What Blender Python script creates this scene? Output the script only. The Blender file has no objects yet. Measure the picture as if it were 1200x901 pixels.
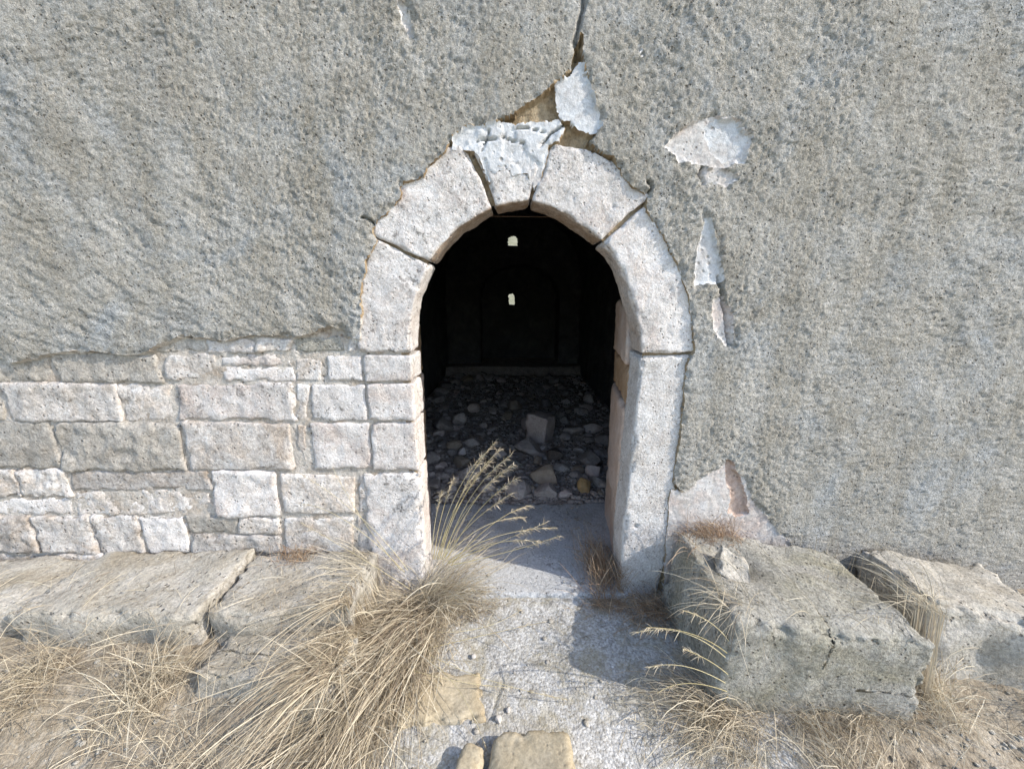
import bpy, math, random
import numpy as np
R = math.radians
rng = random.Random(7)

# ------------------------------------------------------------------ camera, sky, sun, exposure
FPX, PITCH, CAM = 450.0, R(13.2), (0.0, -1.71, 1.50)
sc = bpy.context.scene
cam_d = bpy.data.cameras.new('camera'); cam = bpy.data.objects.new('camera', cam_d)
sc.collection.objects.link(cam); sc.camera = cam
cam.location = CAM; cam.rotation_euler = (math.pi/2 - PITCH, 0, 0)
cam_d.sensor_width = 36; cam_d.sensor_fit = 'HORIZONTAL'; cam_d.lens = 36*FPX/1200
cam_d.clip_start = 0.02; cam_d.clip_end = 2000

SUN_AZ, SUN_EL = R(71), R(36)            # azimuth measured from the facade normal towards +x
sdir = (math.sin(SUN_AZ)*math.cos(SUN_EL), -math.cos(SUN_AZ)*math.cos(SUN_EL), math.sin(SUN_EL))
world = bpy.data.worlds.new('World'); sc.world = world; world.use_nodes = True
wn = world.node_tree; wn.nodes.clear()
sky = wn.nodes.new('ShaderNodeTexSky'); sky.sky_type = 'NISHITA'; sky.sun_disc = False
sky.sun_elevation = SUN_EL; sky.sun_rotation = math.atan2(sdir[0], sdir[1])
sky.air_density = 1.0; sky.dust_density = 1.0; sky.ozone_density = 1.0
bg = wn.nodes.new('ShaderNodeBackground'); bg.inputs['Strength'].default_value = 0.15
wo = wn.nodes.new('ShaderNodeOutputWorld')
wn.links.new(sky.outputs[0], bg.inputs[0]); wn.links.new(bg.outputs[0], wo.inputs[0])
sun_d = bpy.data.lights.new('sun', 'SUN'); sun_d.energy = 2.2; sun_d.angle = R(0.53); sun_d.color = (1, .93, .82)
sun = bpy.data.objects.new('sun', sun_d); sc.collection.objects.link(sun)
sun.rotation_euler = (math.pi/2 - SUN_EL, 0, math.atan2(sdir[1], sdir[0]) + math.pi/2)
sun.location = (6, -4, 6)
vs = sc.view_settings; vs.view_transform = 'Standard'; vs.look = 'None'; vs.gamma = 1; vs.exposure = 1.27
vs.use_curve_mapping = False

# ------------------------------------------------------------------ helpers: picture-to-place
def ray(px, py):
    c, s = math.cos(PITCH), math.sin(PITCH)
    a, b = (px-600)/FPX, (450.5-py)/FPX
    return (a, c + b*s, -s + b*c)
def W(px, py, Y=0.0):                    # point of the facade plane y = Y  -> (x, z)
    d = ray(px, py); t = (Y-CAM[1])/d[1]
    return (CAM[0]+t*d[0], CAM[2]+t*d[2])
def G(px, py, Z=0.0):                    # point of the level z = Z -> (x, y)
    d = ray(px, py); t = (Z-CAM[2])/d[2]
    return (CAM[0]+t*d[0], CAM[1]+t*d[1])
def WP(pts, Y=0.0): return np.array([W(x, y, Y) for x, y in pts])

# ------------------------------------------------------------------ noise
_prm = np.random.RandomState(3)
PERM = np.concatenate([_prm.permutation(256)]*3)
GR = _prm.normal(size=(256, 3)); GR /= np.linalg.norm(GR, axis=1)[:, None]
def perlin(P, seed=0):
    P = P + seed*17.31
    i = np.floor(P).astype(np.int64); f = P - i; i &= 255
    u = f*f*f*(f*(f*6-15)+10)
    out = 0
    for dx in (0, 1):
        for dy in (0, 1):
            for dz in (0, 1):
                h = PERM[PERM[PERM[(i[:, 0]+dx) & 255]+((i[:, 1]+dy) & 255)]+((i[:, 2]+dz) & 255)]
                g = GR[h]
                d = g[:, 0]*(f[:, 0]-dx)+g[:, 1]*(f[:, 1]-dy)+g[:, 2]*(f[:, 2]-dz)
                w = (u[:, 0] if dx else 1-u[:, 0])*(u[:, 1] if dy else 1-u[:, 1])*(u[:, 2] if dz else 1-u[:, 2])
                out = out + d*w
    return out*1.5
def fbm(P, freq, octv=4, seed=0, gain=.5):
    a, s, o = 1.0, 0, 0
    for k in range(octv):
        o = o + a*perlin(P*freq*2**k, seed+k*3); s += a; a *= gain
    return o/s
def smooth(a, b, x):
    t = np.clip((x-a)/(b-a), 0, 1); return t*t*(3-2*t)
def sdf(px, pz, poly):                   # signed distance, negative inside
    poly = np.asarray(poly); n = len(poly)
    d2 = np.full(px.shape, 1e9); ins = np.zeros(px.shape, bool)
    for k in range(n):
        ax, az = poly[k]; bx, bz = poly[(k+1) % n]
        ex, ez = bx-ax, bz-az
        t = np.clip(((px-ax)*ex+(pz-az)*ez)/(ex*ex+ez*ez+1e-12), 0, 1)
        d2 = np.minimum(d2, (px-ax-t*ex)**2+(pz-az-t*ez)**2)
        c = ((az > pz) != (bz > pz))
        with np.errstate(divide='ignore', invalid='ignore'):
            xi = ax + (pz-az)/(bz-az if bz != az else 1e-9)*ex
        ins ^= c & (px < xi)
    d = np.sqrt(d2); return np.where(ins, -d, d)
def linedist(px, pz, line):
    d2 = np.full(px.shape, 1e9)
    for (ax, az), (bx, bz) in zip(line[:-1], line[1:]):
        ex, ez = bx-ax, bz-az
        t = np.clip(((px-ax)*ex+(pz-az)*ez)/(ex*ex+ez*ez+1e-12), 0, 1)
        d2 = np.minimum(d2, (px-ax-t*ex)**2+(pz-az-t*ez)**2)
    return np.sqrt(d2)

# ------------------------------------------------------------------ materials
def newmat(name, rough=.92):
    m = bpy.data.materials.new(name); m.use_nodes = True
    nt = m.node_tree; b = nt.nodes['Principled BSDF']
    b.inputs['Roughness'].default_value = rough
    b.inputs['Specular IOR Level'].default_value = 0.2
    return m, nt, b
def nd(nt, t, **kw):
    n = nt.nodes.new(t)
    for k, v in kw.items():
        if k in n.inputs: n.inputs[k].default_value = v
        else: setattr(n, k, v)
    return n
def ramp(nt, fac, stops):
    r = nt.nodes.new('ShaderNodeValToRGB'); e = r.color_ramp.elements
    while len(e) < len(stops): e.new(.5)
    for k, (p, c) in enumerate(stops):
        e[k].position = p; e[k].color = (*c, 1) if len(c) == 3 else c
    nt.links.new(fac, r.inputs[0]); return r.outputs[0]
def mixc(nt, fac, a, b, mode='MIX'):
    n = nt.nodes.new('ShaderNodeMix'); n.data_type = 'RGBA'; n.blend_type = mode
    for s, v in ((0, fac), (6, a), (7, b)):
        if hasattr(v, 'links'): nt.links.new(v, n.inputs[s])
        elif s == 0: n.inputs[0].default_value = v
        else: n.inputs[s].default_value = (*v, 1)
    return n.outputs[2]
def math_n(nt, op, a, b=0.0):
    n = nt.nodes.new('ShaderNodeMath'); n.operation = op
    for s, v in ((0, a), (1, b)):
        if hasattr(v, 'links'): nt.links.new(v, n.inputs[s])
        else: n.inputs[s].default_value = v
    return n.outputs[0]
def noise(nt, vec, scale, detail=6, rough=.6, dist=0.0):
    n = nd(nt, 'ShaderNodeTexNoise', Scale=scale, Detail=detail, Roughness=rough, Distortion=dist)
    nt.links.new(vec, n.inputs['Vector']); return n.outputs['Fac']
def voro(nt, vec, scale, feature='F1'):
    n = nd(nt, 'ShaderNodeTexVoronoi', Scale=scale); n.feature = feature
    nt.links.new(vec, n.inputs['Vector']); return n
def obcoord(nt): return nd(nt, 'ShaderNodeTexCoord').outputs['Object']
def bump(nt, b, h, strength=.5, dist=.004):
    n = nd(nt, 'ShaderNodeBump', Strength=strength, Distance=dist)
    nt.links.new(h, n.inputs['Height']); nt.links.new(n.outputs[0], b.inputs['Normal'])
def stone_mat(name, stops, s_big=6, s_fine=70, speck=.5, pit=.35, stain=None, stain_amt=.45, bstr=.6, bdist=.004, rnd=0.0, pitcol=(.12, .1, .085), grime=None, grey=None, streak=None, lichen=None, con=.25):
    m, nt, b = newmat(name); v = obcoord(nt)
    if rnd:
        oi = nd(nt, 'ShaderNodeObjectInfo')
        va = nd(nt, 'ShaderNodeVectorMath'); va.operation = 'ADD'
        sc_ = nd(nt, 'ShaderNodeVectorMath'); sc_.operation = 'SCALE'; sc_.inputs[0].default_value = (37, 61, 23)
        nt.links.new(oi.outputs['Random'], sc_.inputs['Scale'])
        nt.links.new(v, va.inputs[0]); nt.links.new(sc_.outputs[0], va.inputs[1]); v = va.outputs[0]
    big = noise(nt, v, s_big, 8, .65, .4)
    col = ramp(nt, big, stops)
    if stain:
        sn = noise(nt, v, s_big*.45, 5, .7, .8)
        col = mixc(nt, ramp(nt, sn, [(.50, (0, 0, 0)), (.68, (stain_amt,)*3)]), col, stain)
    if grey:
        gn = noise(nt, v, s_big*1.9, 7, .75, .6)
        col = mixc(nt, ramp(nt, gn, [(.52, (0, 0, 0)), (.66, (.6,)*3)]), col, grey)
    if streak:
        mp = nd(nt, 'ShaderNodeMapping'); mp.inputs['Scale'].default_value = (7, 7, .9); nt.links.new(v, mp.inputs['Vector'])
        sn2 = noise(nt, mp.outputs[0], 1.0, 6, .65, .3)
        col = mixc(nt, ramp(nt, sn2, [(.48, (0,)*3), (.66, (.55,)*3)]), col, streak[0])
        col = mixc(nt, ramp(nt, sn2, [(.30, (.5,)*3), (.44, (0,)*3)]), col, streak[1])
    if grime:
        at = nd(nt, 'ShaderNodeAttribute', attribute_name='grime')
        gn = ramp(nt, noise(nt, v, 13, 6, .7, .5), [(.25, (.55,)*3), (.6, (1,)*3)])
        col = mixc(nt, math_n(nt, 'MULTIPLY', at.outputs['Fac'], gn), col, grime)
    fine = noise(nt, v, s_fine, 5, .75)
    col = mixc(nt, speck, col, ramp(nt, fine, [(.5-con*.8, (.5-con,)*3), (.5, (.5,)*3), (.5+con*.8, (.5+con,)*3)]), 'OVERLAY')
    if lichen:
        ln_ = math_n(nt, 'MULTIPLY', ramp(nt, noise(nt, v, 34, 6, .75, .3), [(.53, (0,)*3), (.60, (.8,)*3)]), ramp(nt, noise(nt, v, 4.2, 4, .6), [(.50, (0,)*3), (.58, (1,)*3)]))
        col = mixc(nt, ln_, col, lichen)
    vo = voro(nt, v, s_fine*.55)
    sel = noise(nt, v, s_fine*.18, 3, .6)
    pm = math_n(nt, 'MULTIPLY', ramp(nt, vo.outputs['Distance'], [(.10, (1,)*3), (.26, (0,)*3)]), ramp(nt, sel, [(.45, (0,)*3), (.6, (1,)*3)]))
    col = mixc(nt, math_n(nt, 'MULTIPLY', pm, pit), col, pitcol)
    if rnd:
        hs = nd(nt, 'ShaderNodeHueSaturation')
        rv = ramp(nt, oi.outputs['Random'], [(0, (1-rnd,)*3), (1, (1+rnd,)*3)])
        nt.links.new(math_n(nt, 'ADD', math_n(nt, 'MULTIPLY', oi.outputs['Random'], 2*rnd), 1-rnd), hs.inputs['Value'])
        nt.links.new(col, hs.inputs['Color']); col = hs.outputs[0]
    nt.links.new(col, b.inputs['Base Color'])
    h = math_n(nt, 'SUBTRACT', math_n(nt, 'ADD', fine, math_n(nt, 'MULTIPLY', noise(nt, v, s_fine*.3, 6, .7), 1.2)), math_n(nt, 'MULTIPLY', pm, 1.2))
    bump(nt, b, h, bstr, bdist)
    return m

M = {}
M['render'] = stone_mat('cement_render', [(.3, (.28, .26, .225)), (.47, (.37, .35, .312)), (.6, (.41, .395, .365)), (.75, (.47, .452, .42))],
                        s_big=5, s_fine=95, speck=1.0, con=.36, pit=.5, stain=(.36, .375, .385), stain_amt=.85, bstr=1.0, bdist=.010, pitcol=(.11, .095, .075), grey=(.30, .28, .24), streak=((.28, .255, .21), (.47, .455, .425)))
M['limestone'] = stone_mat('whitish_limestone', [(.3, (.50, .46, .43)), (.5, (.61, .575, .55)), (.7, (.68, .655, .64))],
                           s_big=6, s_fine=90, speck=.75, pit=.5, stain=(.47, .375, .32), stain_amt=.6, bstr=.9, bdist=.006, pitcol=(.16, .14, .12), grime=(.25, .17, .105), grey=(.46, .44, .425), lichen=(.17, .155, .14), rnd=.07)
M['jamb'] = stone_mat('grainy_limestone', [(.3, (.47, .435, .405)), (.5, (.60, .57, .545)), (.7, (.68, .66, .64))],
                      s_big=9, s_fine=105, speck=1.0, pit=.9, stain=(.44, .385, .33), stain_amt=.45, bstr=1.0, bdist=.006, pitcol=(.15, .135, .12), grey=(.42, .40, .38))
M['rubblewall'] = stone_mat('rubble_masonry', [(.3, (.41, .365, .32)), (.5, (.52, .485, .455)), (.7, (.60, .575, .555))],
                            s_big=9, s_fine=70, speck=.9, pit=.7, grey=(.38, .345, .31), stain=(.36, .27, .19), stain_amt=.7, bstr=.9, bdist=.007, rnd=.2, lichen=(.24, .21, .18))
M['stonegrey'] = stone_mat('grey_brown_masonry', [(.3, (.30, .275, .24)), (.5, (.40, .37, .33)), (.7, (.48, .455, .42))], s_big=9, s_fine=70, speck=.9, pit=.6, grey=(.27, .24, .20), bstr=.9, bdist=.007, rnd=.15)
M['reveal'] = stone_mat('pinkish_rubble', [(.3, (.44, .33, .26)), (.5, (.52, .42, .36)), (.7, (.57, .50, .45))],
                        s_big=6, s_fine=70, speck=.4, pit=.4, stain=(.42, .27, .17), stain_amt=.6, rnd=.1)
M['brownreveal'] = stone_mat('brown_reveal_stone', [(.3, (.30, .19, .11)), (.5, (.40, .28, .18)), (.7, (.46, .35, .25))], s_big=8, s_fine=70, pit=.4)
M['whitewash'] = stone_mat('bluish_whitewash', [(.3, (.48, .475, .47)), (.5, (.58, .585, .595)), (.7, (.65, .66, .675))],
                           s_big=10, s_fine=50, speck=.5, pit=.6, stain=(.45, .40, .36), stain_amt=.6, bstr=.8, bdist=.006, grey=(.40, .385, .37), pitcol=(.2, .17, .14))
M['limeplaster'] = stone_mat('pinkish_lime_plaster', [(.3, (.43, .395, .365)), (.5, (.53, .50, .475)), (.7, (.60, .58, .565))],
                             s_big=9, s_fine=85, speck=.6, pit=.7, stain=(.45, .31, .25), stain_amt=.45, bstr=.7)
M['mortar'] = stone_mat('brown_earth_mortar', [(.3, (.20, .14, .08)), (.5, (.31, .235, .15)), (.7, (.40, .33, .235))],
                        s_big=14, s_fine=60, speck=.6, pit=.5, bstr=.9, bdist=.008)
M['limemortar'] = stone_mat('pale_lime_mortar', [(.3, (.34, .30, .255)), (.5, (.46, .42, .375)), (.7, (.55, .52, .48))],
                        s_big=12, s_fine=60, speck=.6, pit=.5, stain=(.33, .25, .18), stain_amt=.7, bstr=.9, bdist=.008)
M['brick'] = stone_mat('red_clay', [(.3, (.36, .26, .21)), (.5, (.45, .345, .29)), (.7, (.52, .44, .39))], s_big=14, s_fine=60, pit=.5)
M['threshold'] = stone_mat('worn_concrete_sill', [(.3, (.40, .405, .41)), (.5, (.50, .51, .52)), (.7, (.57, .58, .59))],
                           s_big=5, s_fine=90, speck=.7, pit=.5, stain=(.30, .29, .275), stain_amt=.7, bstr=.9, bdist=.008, grey=(.36, .345, .325), lichen=(.22, .215, .21))
M['beige'] = stone_mat('beige_sandstone', [(.3, (.32, .26, .175)), (.5, (.405, .34, .235)), (.7, (.46, .40, .30))],
                       s_big=5, s_fine=70, speck=.6, pit=.5, grey=(.30, .26, .19), stain=(.26, .225, .17), stain_amt=.6, bstr=.6, bdist=.004)
M['greyblock'] = stone_mat('weathered_olive_stone', [(.3, (.27, .26, .225)), (.5, (.37, .355, .315)), (.7, (.45, .435, .40))],
                           s_big=5, s_fine=75, speck=1.0, con=.33, pit=.5, stain=(.25, .23, .15), stain_amt=.7, bstr=1, bdist=.013, lichen=(.17, .165, .14), grey=(.47, .45, .40))
M['ledge'] = stone_mat('pale_ledge_stone', [(.3, (.37, .34, .285)), (.5, (.46, .43, .375)), (.7, (.53, .50, .455))],
                       s_big=5, s_fine=65, speck=.8, pit=.6, grey=(.33, .30, .25), stain=(.33, .28, .205), stain_amt=.7, bstr=1, bdist=.011, rnd=.08, lichen=(.22, .20, .165))
M['rock'] = stone_mat('grey_rubble', [(.3, (.36, .305, .275)), (.5, (.47, .41, .375)), (.7, (.56, .51, .48))],
                      s_big=9, s_fine=60, speck=.6, pit=.4, stain=(.24, .19, .15), stain_amt=.5, bstr=.7, rnd=.35)
M['rockpink'] = stone_mat('pinkish_fallen_block', [(.3, (.48, .385, .34)), (.5, (.60, .50, .45)), (.7, (.66, .57, .53))], s_big=8, s_fine=60, speck=.5, pit=.4)
M['rocktan'] = stone_mat('tan_stone', [(.3, (.30, .23, .17)), (.5, (.38, .305, .235)), (.7, (.44, .37, .30))], s_big=8, s_fine=60, speck=.4, pit=.4)
M['rockochre'] = stone_mat('ochre_stone', [(.3, (.34, .20, .08)), (.5, (.44, .29, .14)), (.7, (.48, .36, .22))], s_big=8, s_fine=60, speck=.4, pit=.4)
M['rockdark'] = stone_mat('dark_brown_stone', [(.3, (.10, .085, .07)), (.5, (.15, .125, .105)), (.7, (.2, .17, .15))], s_big=8, s_fine=60, speck=.4, pit=.3)
M['pebble'] = stone_mat('white_pebble', [(.3, (.42, .39, .35)), (.7, (.55, .52, .49))], s_big=9, s_fine=60, pit=.3)
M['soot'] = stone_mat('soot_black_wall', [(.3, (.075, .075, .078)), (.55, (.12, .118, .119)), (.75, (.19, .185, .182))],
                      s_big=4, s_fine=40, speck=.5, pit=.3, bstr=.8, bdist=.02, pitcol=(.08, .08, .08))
M['floor'] = stone_mat('dirt_rubble_floor', [(.3, (.34, .275, .235)), (.5, (.45, .385, .34)), (.7, (.54, .485, .445))], s_big=12, s_fine=60, speck=.7, pit=.4, bstr=1, bdist=.01)
M['outer'] = stone_mat('rough_outer_wall', [(.3, (.26, .24, .2)), (.5, (.34, .32, .28)), (.7, (.42, .4, .36))], s_big=3, s_fine=30, bdist=.02)
M['soil'] = stone_mat('dry_hillside', [(.3, (.17, .16, .10)), (.5, (.25, .24, .16)), (.7, (.33, .31, .23))], s_big=.8, s_fine=9, speck=.6, pit=.2, bdist=.02)

def concrete_mat():
    m, nt, b = newmat('speckled_concrete'); v = obcoord(nt)
    big = noise(nt, v, 4, 8, .65, .3)
    col = ramp(nt, big, [(.3, (.34, .33, .31)), (.5, (.43, .425, .41)), (.68, (.50, .495, .485))])
    vo = voro(nt, v, 110)
    hue = ramp(nt, vo.outputs['Color'], [(.15, (.30, .28, .25)), (.5, (.5, .5, .5)), (.85, (.72, .72, .72))])
    col = mixc(nt, .6, col, hue, 'OVERLAY')
    fine = noise(nt, v, 95, 4, .75)
    col = mixc(nt, .7, col, ramp(nt, fine, [(.3, (.25,)*3), (.5, (.5,)*3), (.7, (.75,)*3)]), 'OVERLAY')
    lich = noise(nt, v, 7, 6, .7, .5)
    col = mixc(nt, ramp(nt, lich, [(.46, (0,)*3), (.62, (.6,)*3)]), col, (.30, .26, .165))
    lich2 = noise(nt, v, 23, 5, .7, .5)
    col = mixc(nt, ramp(nt, lich2, [(.54, (0,)*3), (.66, (.6,)*3)]), col, (.19, .18, .165))
    at = nd(nt, 'ShaderNodeAttribute', attribute_name='soil')
    earth = ramp(nt, noise(nt, v, 18, 8, .7), [(.3, (.17, .135, .095)), (.5, (.29, .245, .185)), (.7, (.40, .36, .30))])
    earth = mixc(nt, .6, earth, ramp(nt, fine, [(.3, (.25,)*3), (.5, (.5,)*3), (.7, (.75,)*3)]), 'OVERLAY')
    col = mixc(nt, at.outputs['Fac'], col, earth)
    nt.links.new(col, b.inputs['Base Color'])
    h = math_n(nt, 'ADD', math_n(nt, 'MULTIPLY', vo.outputs['Distance'], -.6), math_n(nt, 'ADD', fine, noise(nt, v, 30, 6, .7)))
    bump(nt, b, h, .9, .005); return m
M['concrete'] = concrete_mat()

def grass_mat(name, c0, c1, c2):
    m, nt, b = newmat(name, .7)
    at = nd(nt, 'ShaderNodeAttribute', attribute_name='tint')
    col = ramp(nt, at.outputs['Fac'], [(0, c0), (.55, c1), (1, c2)])
    nt.links.new(col, b.inputs['Base Color'])
    tr = nd(nt, 'ShaderNodeBsdfTranslucent'); nt.links.new(col, tr.inputs[0])
    mx = nd(nt, 'ShaderNodeMixShader'); mx.inputs[0].default_value = .25
    nt.links.new(b.outputs[0], mx.inputs[1]); nt.links.new(tr.outputs[0], mx.inputs[2])
    nt.links.new(mx.outputs[0], nt.nodes['Material Output'].inputs[0]); return m
M['straw'] = grass_mat('dry_straw', (.24, .19, .14), (.48, .41, .30), (.72, .65, .51))
M['rust'] = grass_mat('reddish_dry_weed', (.19, .115, .07), (.35, .245, .16), (.53, .42, .30))
M['stalk'] = grass_mat('golden_stalk', (.40, .33, .16), (.58, .49, .26), (.66, .58, .36))
mw, nt_, b_ = newmat('rusty_wire', .6); b_.inputs['Base Color'].default_value = (.2, .13, .09, 1); M['wire'] = mw

# ------------------------------------------------------------------ mesh helpers
COL = sc.collection
def mk(name, v, f, mat, parent=None, smooth_=True, attr=None):
    me = bpy.data.meshes.new(name)
    v = np.asarray(v, dtype=np.float32)
    if isinstance(f, np.ndarray):
        n = len(f); k = f.shape[1]
        me.vertices.add(len(v)); me.vertices.foreach_set('co', v.ravel())
        me.loops.add(n*k); me.loops.foreach_set('vertex_index', f.astype(np.int32).ravel())
        me.polygons.add(n); me.polygons.foreach_set('loop_start', np.arange(0, n*k, k, dtype=np.int32))
        me.update(calc_edges=True); me.validate()
    else:
        me.from_pydata([tuple(p) for p in v], [], f); me.update()
    if smooth_: me.polygons.foreach_set('use_smooth', np.ones(len(me.polygons), bool))
    if attr:
        a = me.attributes.new(attr[0], 'FLOAT', 'POINT'); a.data.foreach_set('value', np.asarray(attr[1], dtype=np.float32))
    me.materials.append(M[mat] if isinstance(mat, str) else mat)
    o = bpy.data.objects.new(name, me); COL.objects.link(o)
    if parent: o.parent = parent
    return o
def tag(o, label=None, cat=None, group=None, kind=None):
    for k, x in (('label', label), ('category', cat), ('group', group), ('kind', kind)):
        if x: o[k] = x
    return o
def empty(name, loc=(0, 0, 0)):
    o = bpy.data.objects.new(name, None); COL.objects.link(o); o.location = loc; o.empty_display_size = .1; return o
def quads(nx, ny, off=0):
    i = np.arange(nx-1)[:, None]*ny + np.arange(ny-1)[None, :]
    return np.stack([i, i+ny, i+ny+1, i+1], -1).reshape(-1, 4)+off
def cube_surface(nu, nv, nw):
    idx = -np.ones((nu+1, nv+1, nw+1), np.int64)
    I, J, K = np.meshgrid(np.arange(nu+1), np.arange(nv+1), np.arange(nw+1), indexing='ij')
    s = (I == 0) | (I == nu) | (J == 0) | (J == nv) | (K == 0) | (K == nw)
    idx[s] = np.arange(s.sum())
    p = np.stack([I[s]/nu*2-1, J[s]/nv*2-1, K[s]/nw*2-1], -1)
    F = []
    def add(a, flip):
        q = np.stack([a[:-1, :-1], a[1:, :-1], a[1:, 1:], a[:-1, 1:]], -1).reshape(-1, 4)
        F.append(q[:, ::-1] if flip else q)
    add(idx[0], True); add(idx[nu], False); add(idx[:, 0], False); add(idx[:, nv], True); add(idx[:, :, 0], True); add(idx[:, :, nw], False)
    return p, np.concatenate(F)
def volume(v, f):
    a = v[f[:, 0]]; s = 0
    for k in (1, 2):
        s += np.einsum('ij,ij->i', a, np.cross(v[f[:, k]], v[f[:, k+1]])).sum()
    return s
def rstone(name, half, mapf, mat, parent=None, r=.012, amp=.004, freq=9, chip=.012, res=.008, seed=0, pits=0, lump=0.0, smooth_=True, grime=0.0):
    half = np.array(half, float); r = min(r, half.min()*.8)
    n = np.maximum(2, np.ceil(2*half/res)).astype(int)
    p, F = cube_surface(*n); p = p*half
    q = np.clip(p, -(half-r), half-r); d = p-q
    nn = d/np.maximum(np.linalg.norm(d, axis=1), 1e-9)[:, None]
    edge = ((np.abs(p) > half-r*1.01-1e-6).sum(1) >= 2)
    p1 = q + nn*r
    w = mapf(p1)
    disp = amp*fbm(w, freq, 5, seed, .6) + lump*fbm(w, freq*.25, 2, seed+9)
    dist_edge = np.sort(half-np.abs(p), axis=1)[:, 1]
    ch = np.maximum(0, fbm(w, 14, 3, seed+5)+.05)*smooth(r*2.5, 0, dist_edge)
    disp = disp - chip*2.2*ch
    if pits:
        rs = np.random.RandomState(seed+11)
        pc = w[rs.randint(0, len(w), pits)]; pr = rs.uniform(.003, .008, pits)*(1+1.2*rs.uniform(0, 1, pits)**6)
        wob = fbm(w, 60, 2, seed+21)
        for c, rr in zip(pc, pr):
            dd = np.linalg.norm(w-c, axis=1)
            disp = disp - rr*.9*smooth(rr, rr*.3, dd*(1+.9*wob))
    v = mapf(p1 + nn*disp[:, None])
    if volume(v, F) < 0: F = F[:, ::-1]
    at = None
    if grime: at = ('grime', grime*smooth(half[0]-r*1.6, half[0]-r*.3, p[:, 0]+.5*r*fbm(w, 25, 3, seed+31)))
    return mk(name, v, F, mat, parent, smooth_, at)
def arc_interp(c, t):
    c = np.asarray(c, float); s = np.concatenate([[0], np.cumsum(np.linalg.norm(np.diff(c, axis=0), axis=1))]); s /= s[-1]
    return np.stack([np.interp(t, s, c[:, 0]), np.interp(t, s, c[:, 1])], -1)
def coons(bot, top, left, right, y0, y1):
    bot, top, left, right = (np.asarray(a, float) for a in (bot, top, left, right))
    ln = lambda c: np.linalg.norm(np.diff(c, axis=0), axis=1).sum()
    a, b, c = (ln(bot)+ln(top))/4, (ln(left)+ln(right))/4, (y1-y0)/2
    c00, c10, c01, c11 = bot[0], bot[-1], top[0], top[-1]
    def f(p):
        u, v = (p[:, 0]/a+1)/2, (p[:, 2]/b+1)/2
        uc, vc = np.clip(u, 0, 1), np.clip(v, 0, 1)
        B, T, L, Rr = arc_interp(bot, uc), arc_interp(top, uc), arc_interp(left, vc), arc_interp(right, vc)
        U, V = uc[:, None], vc[:, None]
        S = (1-V)*B+V*T+(1-U)*L+U*Rr-((1-U)*(1-V)*c00+U*(1-V)*c10+(1-U)*V*c01+U*V*c11)
        du = (c10-c00+c11-c01); du = du/np.linalg.norm(du); dv = (c01-c00+c11-c10); dv = dv/np.linalg.norm(dv)
        S = S + ((u-uc)*2*a)[:, None]*du + ((v-vc)*2*b)[:, None]*dv
        return np.stack([S[:, 0], y0+(p[:, 1]+c), S[:, 1]], -1)
    return (a, c, b), f
def wall_stone(name, bot, top, left, right, mat, parent, y0=0.0, depth=.24, **kw):
    h, f = coons(bot, top, left, right, y0, y0+depth)
    return rstone(name, h, f, mat, parent, **kw)
def quad_stone(name, q, mat, parent, y0=0.0, depth=.24, **kw):      # q: bl, br, tr, tl in wall coords
    bl, br, tr, tl = q
    return wall_stone(name, [bl, br], [tl, tr], [bl, tl], [br, tr], mat, parent, y0, depth, **kw)
def block(name, size, loc, rot=(0, 0, 0), mat='beige', parent=None, skew=None, **kw):
    from mathutils import Euler
    m = np.array(Euler(rot).to_matrix()); h = np.array(size)/2
    def f(p):
        p = p.copy()
        if skew is not None: p = skew(p, h)
        return p@m.T + np.array(loc)
    return rstone(name, h, f, mat, parent, **kw)

# ------------------------------------------------------------------ the setting: ground, path, floor
rr = [0, 1.5, 3, 6, 12, 25, 50, 100, 200, 400, 800]
na = 48
gv = [(0, 0, -.16)] + [(r*math.cos(2*math.pi*k/na), r*math.sin(2*math.pi*k/na), -.16-.02*min(r, 40)) for r in rr[1:] for k in range(na)]
gf = [(0, 1+k, 1+(k+1) % na) for k in range(na)]
for j in range(len(rr)-2):
    a = 1+j*na
    gf += [(a+k, a+na+k, a+na+(k+1) % na, a+(k+1) % na) for k in range(na)]
tag(mk('ground', gv, gf, 'soil'), kind='structure')

hx, hy = np.linspace(-60, 60, 41), np.linspace(14, 80, 34)
HX, HY = np.meshgrid(hx, hy, indexing='ij'); PH = np.stack([HX.ravel(), HY.ravel(), np.zeros(HX.size)], -1)
hz_ = -1 + .34*(PH[:, 1]-14)*smooth(14, 30, PH[:, 1]) + 1.2*fbm(PH, .12, 3, 91)
tag(mk('hillside', np.stack([PH[:, 0], PH[:, 1], hz_], -1), quads(len(hx), len(hy)), 'soil'), kind='structure')
def gbase(x, y):
    x = np.asarray(x, float); y = np.asarray(y, float)
    z = -.03 + .05*np.minimum(y, 0)
    z = z + .11*smooth(-.62, -.95, x)*smooth(-.85, -.45, y) + .06*smooth(.9, 1.3, x)*smooth(-.8, -.4, y)
    return z
xs = np.concatenate([np.linspace(-3.8, -2.5, 20)[:-1], np.arange(-2.5, -1.3, .0105), np.arange(-1.3, 1.3, .0068), np.arange(1.3, 2.5, .0105), np.linspace(2.5, 3.8, 20)])
ys = np.concatenate([np.linspace(-3.6, -1.15, 40)[:-1], np.arange(-1.15, .06, .0068)])
X, Y = np.meshgrid(xs, ys, indexing='ij'); x, y = X.ravel(), Y.ravel()
P3 = np.stack([x, y, np.zeros_like(x)], -1)
z = gbase(x, y) + .010*fbm(P3, 2.2, 3, 1) + .0065*fbm(P3, 16, 4, 2, .78)
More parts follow.
